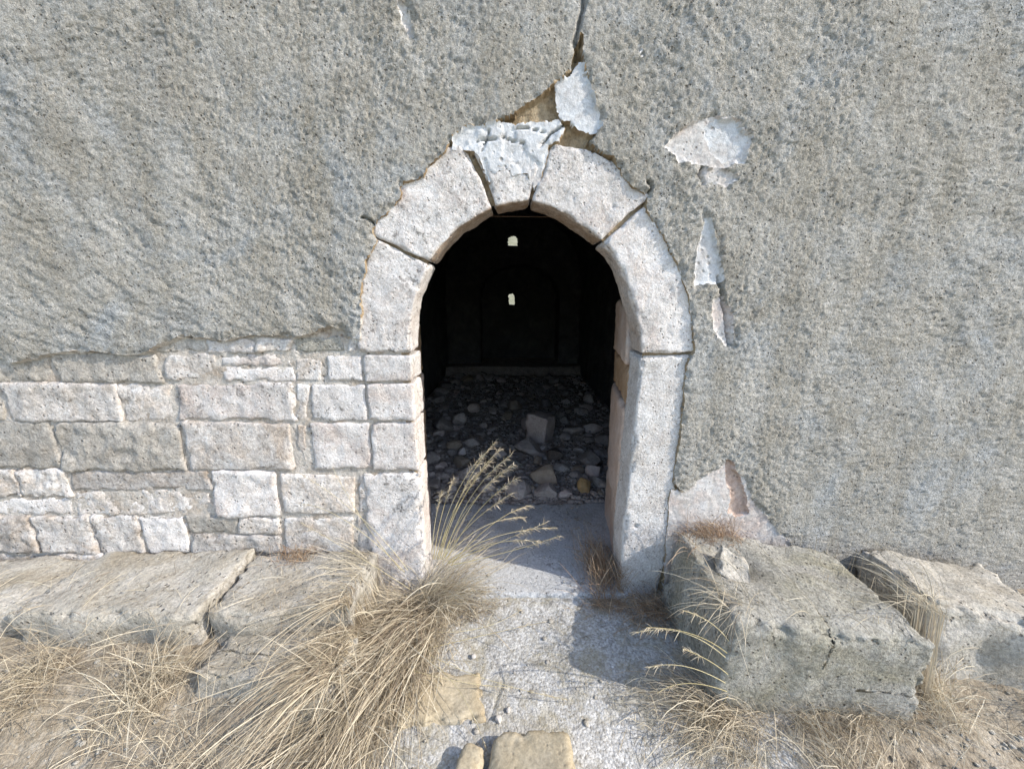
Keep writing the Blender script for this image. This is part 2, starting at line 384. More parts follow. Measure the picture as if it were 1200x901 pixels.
# a worn hollow, a broken edge line across the path and a hairline crack
edge_l = np.array([G(*p, -.06) for p in ((330, 790), (420, 800), (470, 845), (520, 868), (575, 842), (590, 800), (575, 765), (585, 730))])
dcr = linedist(x + .006*fbm(P3, 20, 3, 4), y, edge_l[3:])
z -= .008*smooth(.006, .001, dcr)*smooth(-.25, .1, fbm(P3, 7, 2, 14))
step_l = np.array([G(*p, -.03) for p in ((560, 698), (640, 694), (690, 700), (720, 712))])
z -= .008*smooth(.012, .002, linedist(x+.008*fbm(P3, 16, 3, 5), y, step_l))
soil = smooth(-.05, .16, -(x+.68)+.25*fbm(P3, 3, 4, 6)) + smooth(-.05, .25, (x-1.05)+.5*(-y-.55)*(x > .4)+.3*fbm(P3, 3, 4, 8))
soil = np.clip(soil, 0, 1)
z += soil*(.02*fbm(P3, 9, 4, 12, .6)+.004*fbm(P3, 60, 2, 13)) - .012*soil
bd = np.minimum(np.minimum(x+3.8, 3.8-x), y+3.6)
z -= .25*smooth(.25, 0, bd)
path = mk('concrete_path', np.stack([x, y, z], -1), quads(len(xs), len(ys)), 'concrete', attr=('soil', soil)); tag(path, kind='structure')
def gz(px, py):
    i = min(max(np.searchsorted(xs, px), 0), len(xs)-1); j = min(max(np.searchsorted(ys, py), 0), len(ys)-1)
    return float(z.reshape(len(xs), len(ys))[i, j])
Zg = z.reshape(len(xs), len(ys)).copy()
def gz(px, py):
    i = min(max(int(np.searchsorted(xs, px)), 0), len(xs)-1); j = min(max(int(np.searchsorted(ys, py)), 0), len(ys)-1)
    return float(Zg[i, j])

RX0, RX1, RY0, RY1 = -1.28, 1.32, .86, 5.90          # the room
fx = np.arange(RX0-.1, RX1+.11, .03); fy = np.arange(RY0-.12, 6.75, .03)
FX, FY = np.meshgrid(fx, fy, indexing='ij'); P3 = np.stack([FX.ravel(), FY.ravel(), np.zeros(FX.size)], -1)
zf = -.012 + .024*fbm(P3, 2, 3, 21) + .02*fbm(P3, 9, 3, 22) + .16*smooth(5.5, 5.54, P3[:, 1]+.02*fbm(P3, 6, 2, 3))
zf -= .05*smooth(.95, .85, P3[:, 1])
tag(mk('chapel_floor', np.stack([FX.ravel(), FY.ravel(), zf], -1), quads(len(fx), len(fy)), 'floor'), kind='structure')
Zf = zf.reshape(len(fx), len(fy))
def fz(px, py):
    i = min(max(int(np.searchsorted(fx, px)), 0), len(fx)-1); j = min(max(int(np.searchsorted(fy, py)), 0), len(fy)-1)
    return float(Zf[i, j])

# ------------------------------------------------------------------ the chapel
chapel = empty('stone_chapel', (0, 0, 0))
tag(chapel, 'ruined stone chapel with flaking grey render and a pale pointed door arch', 'chapel')

# arris of the door opening (front edge), left foot to right foot
AR_L = [(500, 664), (495, 600), (491, 553), (487, 500), (484, 455), (482, 415)]
AR_V1 = [(482, 415), (481, 395), (482, 372), (487, 348), (495, 328), (504, 309)]
AR_V2 = [(505, 307), (518, 289), (540, 267), (562, 252), (579, 243)]
AR_K = [(581, 242), (600, 238.5), (620, 236)]
AR_V4 = [(622, 236), (644, 242), (667, 255), (689, 272), (704, 284)]
AR_V5 = [(706, 286), (718, 297), (728, 315), (736, 337), (744, 365), (750, 393), (751, 414)]
AR_R = [(751, 418), (748, 450), (744, 493), (739, 550), (733, 596), (729, 640), (727, 692)]
opening = WP(AR_L+AR_V1+AR_V2+AR_K+AR_V4+AR_V5+AR_R)
opening[0, 1] = -.06; opening[-1, 1] = -.06; OX0, OX1 = opening[:, 0].min(), opening[:, 0].max()

# plaster, patches and core: one height field split into its layers
HOLE = [(300, 396), (347, 396), (362, 391), (375, 388), (386, 381), (398, 384), (408, 394), (422, 396), (423, 372), (425, 340), (430, 305), (441, 284),
        (438, 268), (447, 254), (458, 245), (470, 233), (472, 214), (498, 209), (503, 194), (520, 181), (531, 161), (546, 148), (580, 145),
        (606, 130), (640, 106), (656, 92), (668, 80), (671, 62), (680, 40), (684, 42), (681, 66), (686, 78), (689, 97), (700, 130), (706, 150),
        (699, 160), (690, 168), (704, 178), (718, 184), (729, 206), (744, 219), (758, 229), (757, 249), (775, 273), (789, 300), (798, 325),
        (806, 355), (811, 385), (813, 413), (806, 420), (798, 490), (789, 566), (800, 574), (824, 560), (842, 549), (853, 540), (872, 560), (884, 590), (900, 610), (930, 640), (930, 1000), (300, 1000)]
hole = WP(HOLE)
left_ext = WP([(-420, 400), (-60, 402), (20, 424), (90, 410), (160, 416), (215, 392), (260, 400), (310, 391)])
hole = np.concatenate([left_ext, hole[1:-2], np.array([(1.30, -.5), (-4.6, -.5)])])
whites = [
    [(648, 101), (660, 91), (670, 86), (676, 72), (683, 74), (688, 95), (700, 130), (706, 151), (698, 160), (690, 157), (678, 153), (668, 141), (656, 139), (651, 125)],
    [(530, 163), (545, 149), (580, 146), (606, 143), (630, 144), (656, 140), (664, 150), (656, 165), (644, 172), (640, 190), (632, 214), (626, 224), (623, 212), (616, 203), (604, 207), (592, 199), (580, 204), (574, 214), (566, 196), (556, 178), (540, 176), (529, 181)],
    [(822, 152), (838, 141), (860, 142), (876, 160), (868, 184), (846, 192), (834, 182), (828, 168)],
    [(824, 255), (833, 258), (838, 290), (846, 322), (842, 335), (826, 332), (811, 334), (814, 302), (820, 278)]]
limes = [
    [(778, 174), (786, 158), (812, 144), (838, 138), (862, 140), (880, 160), (872, 190), (846, 198), (818, 193), (792, 192)],
    [(816, 199), (834, 196), (850, 199), (866, 210), (850, 220), (832, 214), (822, 218)],
    [(834, 352), (845, 345), (856, 362), (858, 402), (846, 404), (835, 385)],
    [(465, 3), (471, 4), (481, 22), (485, 44), (479, 47), (470, 28)],
    [(786, 572), (800, 574), (824, 560), (842, 549), (853, 540), (872, 560), (884, 590), (900, 610), (930, 640), (930, 760), (770, 760)]]
brown = [(597, 144), (606, 131), (640, 107), (649, 102), (651, 125), (656, 140), (620, 143)]
extra_w = []
extra_l = [WP([(746, 56), (750, 57), (754, 67), (751, 69)])]
cracks = [([(676, 66), (673, 52), (679, 30), (682, 14), (684, -30), (680, -70)], .006),
          ([(757, 229), (763, 221), (759, 214)], .004), ([(440, 264), (434, 258), (424, 256)], .003),
          ([(822, 196), (819, 206), (823, 216)], .005), ([(841, 325), (846, 350), (851, 380), (853, 402)], .005),
          ([(660, 148), (645, 158), (632, 172)], .003), ([(560, 165), (590, 163), (612, 168)], .002), ([(574, 150), (570, 163), (566, 178)], .002), ([(600, 152), (612, 150), (640, 156)], .002)]
xs_w = np.concatenate([np.linspace(-4.2, -2.75, 45)[:-1], np.arange(-2.75, -1.3, .0115), np.arange(-1.3, 1.35, .0066), np.arange(1.35, 2.75, .0115), np.linspace(2.75, 4.2, 45)])
zs_w = np.concatenate([np.linspace(-.25, 0, 14)[:-1], np.arange(0, 2.65, .0066), np.linspace(2.65, 3.8, 45)])
X, Z = np.meshgrid(xs_w, zs_w, indexing='ij'); x, zz = X.ravel(), Z.ravel()
P3 = np.stack([x, np.zeros_like(x), zz], -1)
polys = [WP(p) for p in whites]+[np.array(p) for p in extra_w]
lpolys = [WP(p) for p in limes]+[np.array(p) for p in extra_l]
redp = WP([(850, 536), (858, 540), (866, 556), (874, 580), (876, 602), (862, 606), (852, 600), (855, 582), (850, 562)])
brownp = WP(brown)
def zones(x, zz, P3):                              # layer id and signed distance to the nearest layer edge
    wx = x + .022*fbm(P3, 9, 5, 31, .7)+.005*perlin(P3*48, 33); wz = zz + .022*fbm(P3, 9, 5, 37, .7)+.005*perlin(P3*48, 39)
    near = sdf(wx, wz, hole); lay = np.where(near > 0, 0, np.where((x < -.5) & (zz < 1.4), 4, 1))   # 0 render, 1 mortar core, 4 lime mortar between the rubble
    for p, zid in [(q, 30+k) for k, q in enumerate(lpolys)]+[(q, 10+k) for k, q in enumerate(polys)]+[(brownp, 2), (redp, 3)]:
        bb = (wx > p[:, 0].min()-.05) & (wx < p[:, 0].max()+.05) & (wz > p[:, 1].min()-.05) & (wz < p[:, 1].max()+.05)
        d = np.full(len(wx), 1.0); d[bb] = sdf(wx[bb], wz[bb], p)
        lay = np.where(d < 0, zid, lay); near = np.where(np.abs(d) < np.abs(near), d, near)
    return lay, near
zone, near = zones(x, zz, P3)
Ng = near.reshape(len(xs_w), len(zs_w)); gx_, gzz = np.gradient(Ng, xs_w, zs_w)
gn_ = np.maximum(np.hypot(gx_, gzz), .3).ravel(); stp = np.gradient(xs_w)[:, None].repeat(len(zs_w), 1).ravel()
snap = (np.abs(near) < .6*stp) & (stp < .02)
mvx = np.where(snap, -near*gx_.ravel()/gn_**2, 0); mvz = np.where(snap, -near*gzz.ravel()/gn_**2, 0)
x = x+np.clip(mvx, -.5*stp, .5*stp); zz = zz+np.clip(mvz, -.0033, .0033)
P3 = np.stack([x, np.zeros_like(x), zz], -1); dh = near
# surface height (positive = out of the wall)
lump = fbm(P3, 4.5, 3, 41); mid = fbm(P3*np.array([1, 1, 1.25]), 26, 4, 42, .78); fine = fbm(P3, 80, 2, 44)
ridge = 1-np.abs(fbm(np.stack([x*1.0+zz*.35, P3[:, 1], zz*1.5-x*.4], -1), 17, 3, 46))*2.2
rough = .45+.55*smooth(-.25, .25, fbm(P3, 2.3, 3, 45)); ca, sa2 = .82, .57
trow = perlin(np.stack([(x*ca-zz*sa2)*9, np.zeros_like(x), (x*sa2+zz*ca)*40], -1), 49)*smooth(.0, .3, fbm(P3, 1.7, 2, 50)+.25*(x < -.3)*(zz < 1.9))
trow2 = perlin(np.stack([(x*.86-zz*.5)*11+.6*lump, np.zeros_like(x), (x*.5+zz*.86)*34+2*lump], -1), 56)*smooth(-.42, -.62, x)*smooth(1.25, 1.35, zz)*smooth(2.05, 1.75, zz)
grain = perlin(P3*58, 44)+.7*perlin(P3*98, 43)
grit = np.abs(perlin(P3*70, 57))*-1.6+.6*perlin(P3*120, 58)
h_r = .016 + .010*lump + .0056*mid*rough + .0022*grain*rough + .0058*grit*(.35+.65*rough) + .0034*ridge + .0030*trow + .0045*trow2
h_r += -.006*smooth(.9, .5, zz)*(x > .5)
h_r -= .014*smooth(.03, .0, np.abs(dh))*smooth(-.15, .4, fbm(P3, 18, 3, 47))
h_w = .001 + .005*lump + .0035*mid + .0010*grain
h_l = .003 + .005*lump + .006*mid + .0015*fine
h_m = np.where(zone == 4, -.017+.005*lump+.007*mid, -.026+.012*lump+.016*mid) + .003*fine
h_b = -.016 + .008*lump + .012*mid
flake = smooth(-.03, .03, fbm(P3, 9, 4, 48, .6))*.005
def layer_h(zn, ix=slice(None)):
    return np.select([zn == 0, (zn == 1) | (zn == 4), zn == 2, zn == 3, zn == 11, (zn >= 10) & (zn < 30)],
                     [h_r[ix], h_m[ix], h_b[ix], -.012+.01*mid[ix]+.006*lump[ix], .007+.003*mid[ix]+.003*lump[ix]-flake[ix], h_w[ix]], h_l[ix])
h = layer_h(zone)
si = np.nonzero(snap)[0]                            # vertices moved onto a layer edge take the upper layer
for sg in (-1, 1):
    ox = x[si]+sg*.009*gx_.ravel()[si]/gn_[si]; oz = zz[si]+sg*.009*gzz.ravel()[si]/gn_[si]
    oz_n = zones(ox, oz, np.stack([ox, np.zeros_like(ox), oz], -1))[0]
    h[si] = np.maximum(h[si], layer_h(oz_n, si))
pc = np.random.RandomState(5)
for (line, wdt) in cracks:
    ln = WP(line); d = linedist(x+.008*fbm(P3, 22, 3, 51), zz+.008*fbm(P3, 22, 3, 53), ln)
    h = h - .035*smooth(wdt*1.7, wdt*.4, d)
V = np.stack([x, -h, zz], -1)
Q = quads(len(xs_w), len(zs_w))
cx, cz = x[Q].mean(1), zz[Q].mean(1)
grow = []
op_c = opening.mean(0)
inside = sdf(cx, cz, opening) < -(-.05)
inside = sdf(cx, cz, opening) < .014
Q = Q[~inside]; cP = V[Q].mean(1); fzone = zones(cP[:, 0], cP[:, 2], np.stack([cP[:, 0], np.zeros(len(cP)), cP[:, 2]], -1))[0]
def submesh(name, sel, mat, label=None):
    q = Q[sel]
    if not len(q): return None
    u, inv = np.unique(q, return_inverse=True)
    o = mk(name, V[u], inv.reshape(-1, 4), mat, chapel)
    if label: o['label'] = label
    return o
submesh('cement_render', fzone == 0, 'render', 'rough grey cement render on the facade')
submesh('mortar_core', fzone == 1, 'mortar')
submesh('lime_mortar', fzone == 4, 'limemortar')
submesh('exposed_mortar', fzone == 2, 'mortar', 'brown earth mortar bared above the arch')
submesh('red_clay_patch', fzone == 3, 'brick')
wl = ['bluish white plaster bared beside the crack', 'flaking whitewash over the keystone', None, 'narrow white plaster scar in grey render', None]
for k in range(len(polys)): submesh('whitewash_patch', fzone == 10+k, 'whitewash', wl[k])
for k in range(len(lpolys)): submesh('lime_plaster_patch', fzone == 30+k, 'limeplaster')

# arch stones
def jw(pts): return WP(pts)
arch = dict(r=.006, amp=.010, freq=13, chip=.018, res=.0075, lump=.008, depth=.165)
wall_stone('voussoir', jw([(419, 412), (450, 413.5), (481.5, 413.5)]), jw([(440, 280), (474, 297), (503, 310)]), jw([(419, 412), (419, 372), (422, 335), (428, 303), (440, 280)]), jw([(481.5, 413.5)]+AR_V1[1:-1]+[(503, 310)]), 'limestone', chapel, seed=1, pits=12, **arch)
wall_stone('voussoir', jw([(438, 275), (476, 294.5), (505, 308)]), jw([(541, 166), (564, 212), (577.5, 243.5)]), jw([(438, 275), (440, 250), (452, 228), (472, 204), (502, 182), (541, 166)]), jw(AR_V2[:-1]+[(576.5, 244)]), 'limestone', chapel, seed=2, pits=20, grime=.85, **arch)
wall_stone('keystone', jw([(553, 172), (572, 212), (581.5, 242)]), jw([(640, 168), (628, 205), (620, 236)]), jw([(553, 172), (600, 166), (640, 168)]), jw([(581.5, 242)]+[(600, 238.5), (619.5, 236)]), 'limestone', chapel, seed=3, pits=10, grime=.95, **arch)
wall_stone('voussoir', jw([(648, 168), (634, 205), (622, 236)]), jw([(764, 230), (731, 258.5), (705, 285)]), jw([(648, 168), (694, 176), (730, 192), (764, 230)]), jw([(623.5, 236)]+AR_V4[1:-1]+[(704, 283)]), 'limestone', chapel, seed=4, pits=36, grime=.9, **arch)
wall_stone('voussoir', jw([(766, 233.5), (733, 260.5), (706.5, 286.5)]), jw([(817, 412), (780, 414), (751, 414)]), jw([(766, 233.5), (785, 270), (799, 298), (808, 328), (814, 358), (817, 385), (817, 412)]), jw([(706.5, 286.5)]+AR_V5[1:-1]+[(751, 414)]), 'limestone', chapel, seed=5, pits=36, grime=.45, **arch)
wall_stone('jamb_stone', jw([(810, 416), (780, 416.5), (751, 416.5)]), jw([(770, 695), (750, 700), (728, 700)]), jw([(810, 416), (801, 490), (793, 560), (786, 625), (779, 660), (770, 695)]), jw([(751, 417.5)]+AR_R[1:-1]+[(728, 700)]), 'jamb', chapel, seed=6, pits=30, depth=.18, r=.009, amp=.006, freq=14, chip=.018, res=.008, lump=.006)
# left jamb
jb = dict(r=.007, amp=.008, freq=13, chip=.012, res=.008, lump=.008, pits=10, depth=.18)
def wq(*p): return [np.array(W(*a)) for a in p]
quad_stone('jamb_stone', wq((426, 448), (483.5, 447), (482, 417), (424, 416)), 'limestone', chapel, seed=11, **jb)
quad_stone('jamb_stone', wq((431, 493), (486.5, 493), (484, 450), (429, 451)), 'limestone', chapel, seed=12, **jb)
quad_stone('jamb_stone', wq((437, 551), (490.5, 552), (487, 496), (433, 496)), 'limestone', chapel, seed=13, **jb)
quad_stone('jamb_stone', wq((438, 705), (501, 705), (491.5, 555), (424, 556)), 'limestone', chapel, seed=14, **{**jb, 'pits': 40, 'chip': .022, 'r': .014})
# rubble masonry beside it
rb = dict(r=.006, amp=.012, freq=11, chip=.014, res=.0090, lump=.010, depth=.14)
def rub(seed, *p, mat='rubblewall', y0=.009, **kw): return quad_stone('wall_stone', wq(*p), mat, chapel, y0=y0, seed=seed, **{**rb, **kw})
rub(21, (384, 448.5), (424, 448), (422, 416.5), (379, 417), mat='limestone')
rub(22, (363, 494), (429.5, 493.5), (427, 451), (364, 452), mat='limestone')
rub(23, (366, 550), (435.5, 550), (431.5, 496), (361, 497), mat='limestone')
rub(24, (342, 413), (403, 412), (401, 393), (345, 397), mat='greyblock', y0=.012)
rub(25, (406, 413), (420, 413), (419, 392), (407, 394), y0=.010)
rub(26, (345, 446), (374, 447), (377, 419), (344, 421), y0=.012)
rub(27, (344, 494), (358, 493), (361, 452), (346, 450), y0=.013)
rub(28, (346, 521), (357, 546), (356, 500), (345, 498), y0=.014)
rub(29, (330, 604), (414, 603), (416, 560), (328, 556), y0=.006)
rub(30, (332, 650), (412, 652), (413, 608), (331, 609), y0=.008)
rub(31, (417, 668), (436, 668), (436, 606), (417, 606), y0=.012)
rub(32, (419, 602), (434, 602), (434, 560), (420, 558), y0=.014)
rub(33, (360, 558), (418, 556), (420, 550), (358, 550), y0=.016, r=.006)
# courses further along the wall
rs = np.random.RandomState(12)
def course(z0, z1, xa, xb, seed):
    xx = xb; k = 0; g = .005; ja = lambda s_=.014: rs.uniform(-s_, s_)
    def one(xl, xr_, za, zb):
        nonlocal k
        q = [np.array((xl+g+ja(), za+g/2+ja(.008))), np.array((xr_-g+ja(), za+g/2+ja(.008))), np.array((xr_-g+ja(), zb-g/2+ja(.008))), np.array((xl+g+ja(), zb-g/2+ja(.008)))]
        m_ = ['rubblewall', 'rubblewall', 'rubblewall', 'limestone', 'stonegrey'][rs.randint(5)]
        quad_stone('wall_stone', q, m_, chapel, y0=rs.uniform(.0, .018), seed=seed+k, **{**rb, 'res': .012, 'amp': rs.uniform(.012, .03), 'chip': rs.uniform(.01, .035)}); k += 1
    while xx > xa:
        w = rs.uniform(.12, .42)*(.6+.8*(z1-z0)/.18)
        if rs.random_sample() < .3 and z1-z0 > .12:
            zm = z0+(z1-z0)*rs.uniform(.35, .65); one(xx-w, xx, z0, zm)
            xm = xx-w*rs.uniform(.35, .65)
            if rs.random_sample() < .5: one(xx-w, xm, zm, z1); one(xm, xx, zm, z1)
            else: one(xx-w, xx, zm, z1)
        else: one(xx-w, xx, z0, z1)
        xx -= w
rowpx = [690, 650, 606, 552, 495, 449, 415, 396]
zc = [W(340, q)[1] for q in rowpx]
xr = [W(q, p)[0] for q, p in ((330, 660), (330, 630), (326, 580), (343, 520), (342, 470), (342, 430), (342, 405))]
for k in range(len(zc)-1): course(zc[k], zc[k+1], -4.05, xr[k], 100+20*k)

# deep reveal behind the dressed stones
rv = dict(r=.02, amp=.012, freq=8, chip=.02, res=.014, lump=.016)
WT = .85                                            # wall thickness at the door
def rev(z0, z1, x0, y0, y1, mat, seed, side=1, width=.34, splay=.10):
    lo, hi = (x0, x0+width) if side > 0 else (x0-width, x0)
    q = [np.array((lo, z0)), np.array((hi, z0)), np.array((hi, z1)), np.array((lo, z1))]
    h_, f_ = coons([q[0], q[1]], [q[3], q[2]], [q[0], q[3]], [q[1], q[2]], y0, y1)
    def f2(p):
        v_ = f_(p); v_[:, 0] += side*splay*(v_[:, 1]-.2)/.64; return v_
    return rstone('reveal_stone', h_, f2, mat, chapel, seed=seed, **rv)
zr = [W(716, q, .5)[1] for q in (600, 461, 419, 352)]
rev(-.08, zr[0]+.18, OX1+.004, .19, .83, 'reveal', 201); rev(zr[0]+.185, zr[1], OX1-.004, .19, .80, 'reveal', 202)
rev(zr[1]+.006, zr[2], OX1+.004, .20, .84, 'brownreveal', 203); rev(zr[2]+.006, zr[3], OX1-.010, .20, .81, 'reveal', 204)
for k in range(4): rev([-.08, .36, .74, 1.0][k], [.355, .735, .995, 1.32][k], OX0-.045, .19, .84, ['reveal', 'brownreveal'][k % 2], 205+k, -1)
def profile(x0, x1, zspring, rise, n=64, foot=-.08, pointed=0.0):
    t = np.linspace(0, 1, n); out = []
    cxx, hw = (x0+x1)/2, (x1-x0)/2
    m = n//4
    for k in range(n):
        if k < m: out.append((x0, foot+(zspring-foot)*k/m))
        elif k >= n-m: out.append((x1, foot+(zspring-foot)*(n-1-k)/m))
        else:
            a = math.pi*(1-(k-m)/(n-2*m-1)); c = math.cos(a)
            out.append((cxx+hw*c, zspring+rise*math.sin(a)**(1-pointed)))
    return np.array(out)
def tube(name, prof, y0, y1, ny, mat, amp=.012, seed=0, prof2=None):
    n = len(prof); ysx = np.linspace(y0, y1, ny); V_ = []
    for j, yv in enumerate(ysx):
        p = prof if prof2 is None else prof+(prof2-prof)*j/(ny-1)
        V_.append(np.stack([p[:, 0], np.full(n, yv), p[:, 1]], -1))
    V_ = np.concatenate(V_)
    d = amp*np.stack([fbm(V_, 5, 4, seed), np.zeros(len(V_)), fbm(V_, 5, 4, seed+4)], -1)
    return mk(name, V_+d, quads(ny, n), mat, chapel)
pr_open = profile(OX0-.06, OX1+.03, 1.30, .62, 80)
pr_back = profile(OX0-.18, OX1+.14, 1.36, .68, 80)
pr_room = profile(RX0, RX1, 1.75, 1.25, 80)
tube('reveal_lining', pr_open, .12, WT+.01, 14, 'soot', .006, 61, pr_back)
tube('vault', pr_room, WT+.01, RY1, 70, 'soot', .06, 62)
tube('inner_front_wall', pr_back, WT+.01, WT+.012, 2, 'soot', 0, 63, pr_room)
# back wall with apse niche and two slits
APY, OUTY = 6.60, 7.15
apl, apr = W(562, 380, RY1)[0], W(655, 380, RY1)[0]
apse = profile(apl, apr, 1.42, .62, 60, foot=-.1)
def slit(cx0, cz0, w, hh, n=28):
    return profile(cx0-w/2, cx0+w/2, cz0+hh*.15, hh*.35, n, foot=cz0-hh/2)
u_in, l_in = W(601, 282.5, RY1), W(599.5, 350.5, APY)
u_out, l_out = W(601, 282.5, OUTY), W(599.5, 350.5, OUTY)
def wallgrid(name, yv, x0, x1, z0, z1, step, holes, mat, amp, seed):
    gx, gz_ = np.arange(x0, x1+step, step), np.arange(z0, z1+step, step)
    A, B = np.meshgrid(gx, gz_, indexing='ij'); v = np.stack([A.ravel(), np.full(A.size, yv), B.ravel()], -1)
    q = quads(len(gx), len(gz_)); c = v[q].mean(1); keep = np.ones(len(q), bool)
    for hp in holes: keep &= ~(sdf(c[:, 0], c[:, 2], hp) < 0)
    q = q[keep]; v[:, 1] += amp*fbm(v, 6, 4, seed)
    return mk(name, v, q, mat, chapel)
uw, uh, lw_, lh = .21, .20, .135, .25
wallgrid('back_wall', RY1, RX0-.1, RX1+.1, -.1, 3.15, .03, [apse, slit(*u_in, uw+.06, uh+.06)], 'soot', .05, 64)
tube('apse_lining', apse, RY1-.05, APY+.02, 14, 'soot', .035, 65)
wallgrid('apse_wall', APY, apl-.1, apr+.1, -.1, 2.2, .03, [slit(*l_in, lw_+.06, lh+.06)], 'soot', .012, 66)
def slit_frame(cin, cout, w, hh, y0, y1, seed):
    a, b = slit(*cin, w, hh), slit(*cout, w*.95, hh*.95); A, B = slit(*cin, w+.14, hh+.14), slit(*cout, w+.14, hh+.14)
    rs_ = np.random.RandomState(seed); j = rs_.uniform(-.012, .012, a.shape); a = a+j; b = b+j
    n = len(a); vv = []
    for p, yv in ((A, y0-.02), (a, y0-.02), (b, y1+.02), (B, y1+.02)): vv += [(q[0], yv, q[1]) for q in p]
    ff = []
    for r0, r1 in ((0, 1), (1, 2), (2, 3), (3, 0)):
        ff += [(r0*n+i, r0*n+(i+1) % n, r1*n+(i+1) % n, r1*n+i) for i in range(n)]
    return mk('slit_window', vv, ff, 'soot', chapel, False)
tag(slit_frame(u_in, u_out, uw, uh, RY1, OUTY, 3), 'small high slit window above the apse')
tag(slit_frame(l_in, l_out, lw_, lh, APY, OUTY, 4), 'narrow arched slit window inside the apse')
wallgrid('outer_back_wall', OUTY, -4.2, 4.2, -.9, 3.8, .05, [slit(*u_out, uw+.08, uh+.08), slit(*l_out, lw_+.08, lh+.08)], 'outer', .02, 67)
for sx in (-4.2, 4.2): mk('side_wall', [(sx, -.02, -1), (sx, OUTY+.02, -1), (sx, OUTY+.02, 3.8), (sx, -.02, 3.8)], [(0, 1, 2, 3)], 'outer', chapel)
mk('roof', [(a_*4.25, b_, c_) for c_ in (3.79, 3.87) for a_, b_ in ((-1, -.06), (1, -.06), (1, OUTY+.05), (-1, OUTY+.05))],
   [(0, 1, 2, 3), (4, 5, 6, 7), (0, 1, 5, 4), (1, 2, 6, 5), (2, 3, 7, 6), (3, 0, 4, 7)], 'outer', chapel, False)
# doorstep
block('threshold_slab', (OX1-OX0+.06, .89, .12), ((OX0+OX1)/2, .415, -.062), mat='threshold', parent=chapel, r=.014, amp=.004, freq=8, chip=.02, res=.010, lump=.008, seed=301, skew=lambda p, h: np.stack([p[:, 0]*(1+.24*smooth(-.55, 1.0, p[:, 1]/h[1])), p[:, 1], p[:, 2]], -1))

# thin wire across the head of the arch
def tube_path(pts, rad, sides=5, taper=None):
    pts = np.array(pts, float); n = len(pts); vv, ff = [], []
    for i in range(n):
        t = pts[min(i+1, n-1)]-pts[max(i-1, 0)]; t /= np.linalg.norm(t)+1e-9
        a = np.cross(t, (0.3, .2, 1)); a /= np.linalg.norm(a)+1e-9; b = np.cross(t, a)
        r_ = rad if taper is None else rad+(taper-rad)*i/(n-1)
        for k in range(sides):
            an = 2*math.pi*k/sides; vv.append(pts[i]+r_*(math.cos(an)*a+math.sin(an)*b))
    for i in range(n-1):
        for k in range(sides):
            ff.append((i*sides+k, i*sides+(k+1) % sides, (i+1)*sides+(k+1) % sides, (i+1)*sides+k))
    return vv, ff
wa, wb = W(572, 253.5, .17), W(650, 254.5, .17)
vv, ff = tube_path([(wa[0]-.02, .17, wa[1]), ((wa[0]+wb[0])/2, .17, wa[1]-.002), (wb[0]+.02, .17, wb[1])], .0011, 5)
tag(mk('wire', vv, ff, 'wire'), 'thin rusty wire stretched across the head of the door arch', 'wire')

# ------------------------------------------------------------------ stones around the door
# ledge along the left of the wall
def rough_top(seed, a=.03):
    def f(p, h):
        q = np.stack([p[:, 0], p[:, 1], np.full(len(p), seed*3.1)], -1)
        p[:, 2] += a*fbm(q, 3.2, 3, seed)*(p[:, 2] > 0)
        p[:, 1] += .05*fbm(np.stack([p[:, 0], np.full(len(p), seed*1.7), p[:, 2]], -1), 3.5, 2, seed+1)*(p[:, 1] < 0)
        p[:, 0] *= 1+.08*fbm(np.stack([np.zeros(len(p)), p[:, 1], p[:, 2]], -1)+seed, 3, 2, seed+2); return p
    return f
lg = dict(amp=.012, freq=8, chip=.035, res=.011, lump=.012)
tag(block('ledge_stone', (.60, .37, .30), (-.99, -.175, .065), (R(2), R(1), R(2)), 'ledge', r=.014, seed=401, skew=rough_top(1), **lg), 'pale flat ledge slab against the wall left of the doorway', 'stone slab')
tag(block('ledge_stone', (.56, .24, .20), (-.93, -.47, .005), (R(3), R(2), R(-5)), 'ledge', r=.018, seed=402, skew=rough_top(2, .04), **lg), 'low worn slab in front of the ledge beside the dry grass tussock', 'stone slab')
tag(block('ledge_stone', (.78, .40, .30), (-1.70, -.18, .07), (R(1), R(-2), R(-1)), 'ledge', r=.016, seed=403, skew=rough_top(3), **{**lg, 'res': .014}), 'long ledge slab below the rubble masonry, end to end with the flat one', 'stone slab')
tag(block('ledge_stone', (.74, .36, .28), (-2.48, -.17, .05), (R(2), R(1), R(3)), 'ledge', r=.016, seed=404, skew=rough_top(4), **{**lg, 'res': .016}), 'outermost ledge slab at the far end of the rubble masonry', 'stone slab')
# paving stones set in the concrete
def skew_a(p, h):
    p[:, 0] *= 1-.10*(p[:, 1]/h[1]); return p
def gsize(px, py, npx, Z=0.0):
    a = G(px, py, Z); zc_ = (a[1]-CAM[1])*math.cos(PITCH)+(CAM[2]-Z)*math.sin(PITCH); return npx*zc_/FPX
sa = G(518, 815, -.045); wa_ = gsize(518, 815, 94, -.045); da_ = G(518, 787, -.045)[1]-G(518, 846, -.045)[1]
tag(block('paving_stone', (wa_, da_, .10), (sa[0], sa[1], -.088), (R(1), 0, R(4)), 'beige', r=.012, amp=.010, freq=8, chip=.05, res=.008, lump=.016, seed=411, skew=skew_a), 'squared beige paving stone set in the concrete beside the grass tussock', 'stone')
def skew_b(p, h):
    p[:, 0] *= 1-.14*(p[:, 1]/h[1]); p[:, 2] += .02*(p[:, 0]/h[0]); return p
sb = G(622, 850, .02); wb_ = gsize(618, 870, 102, .02)
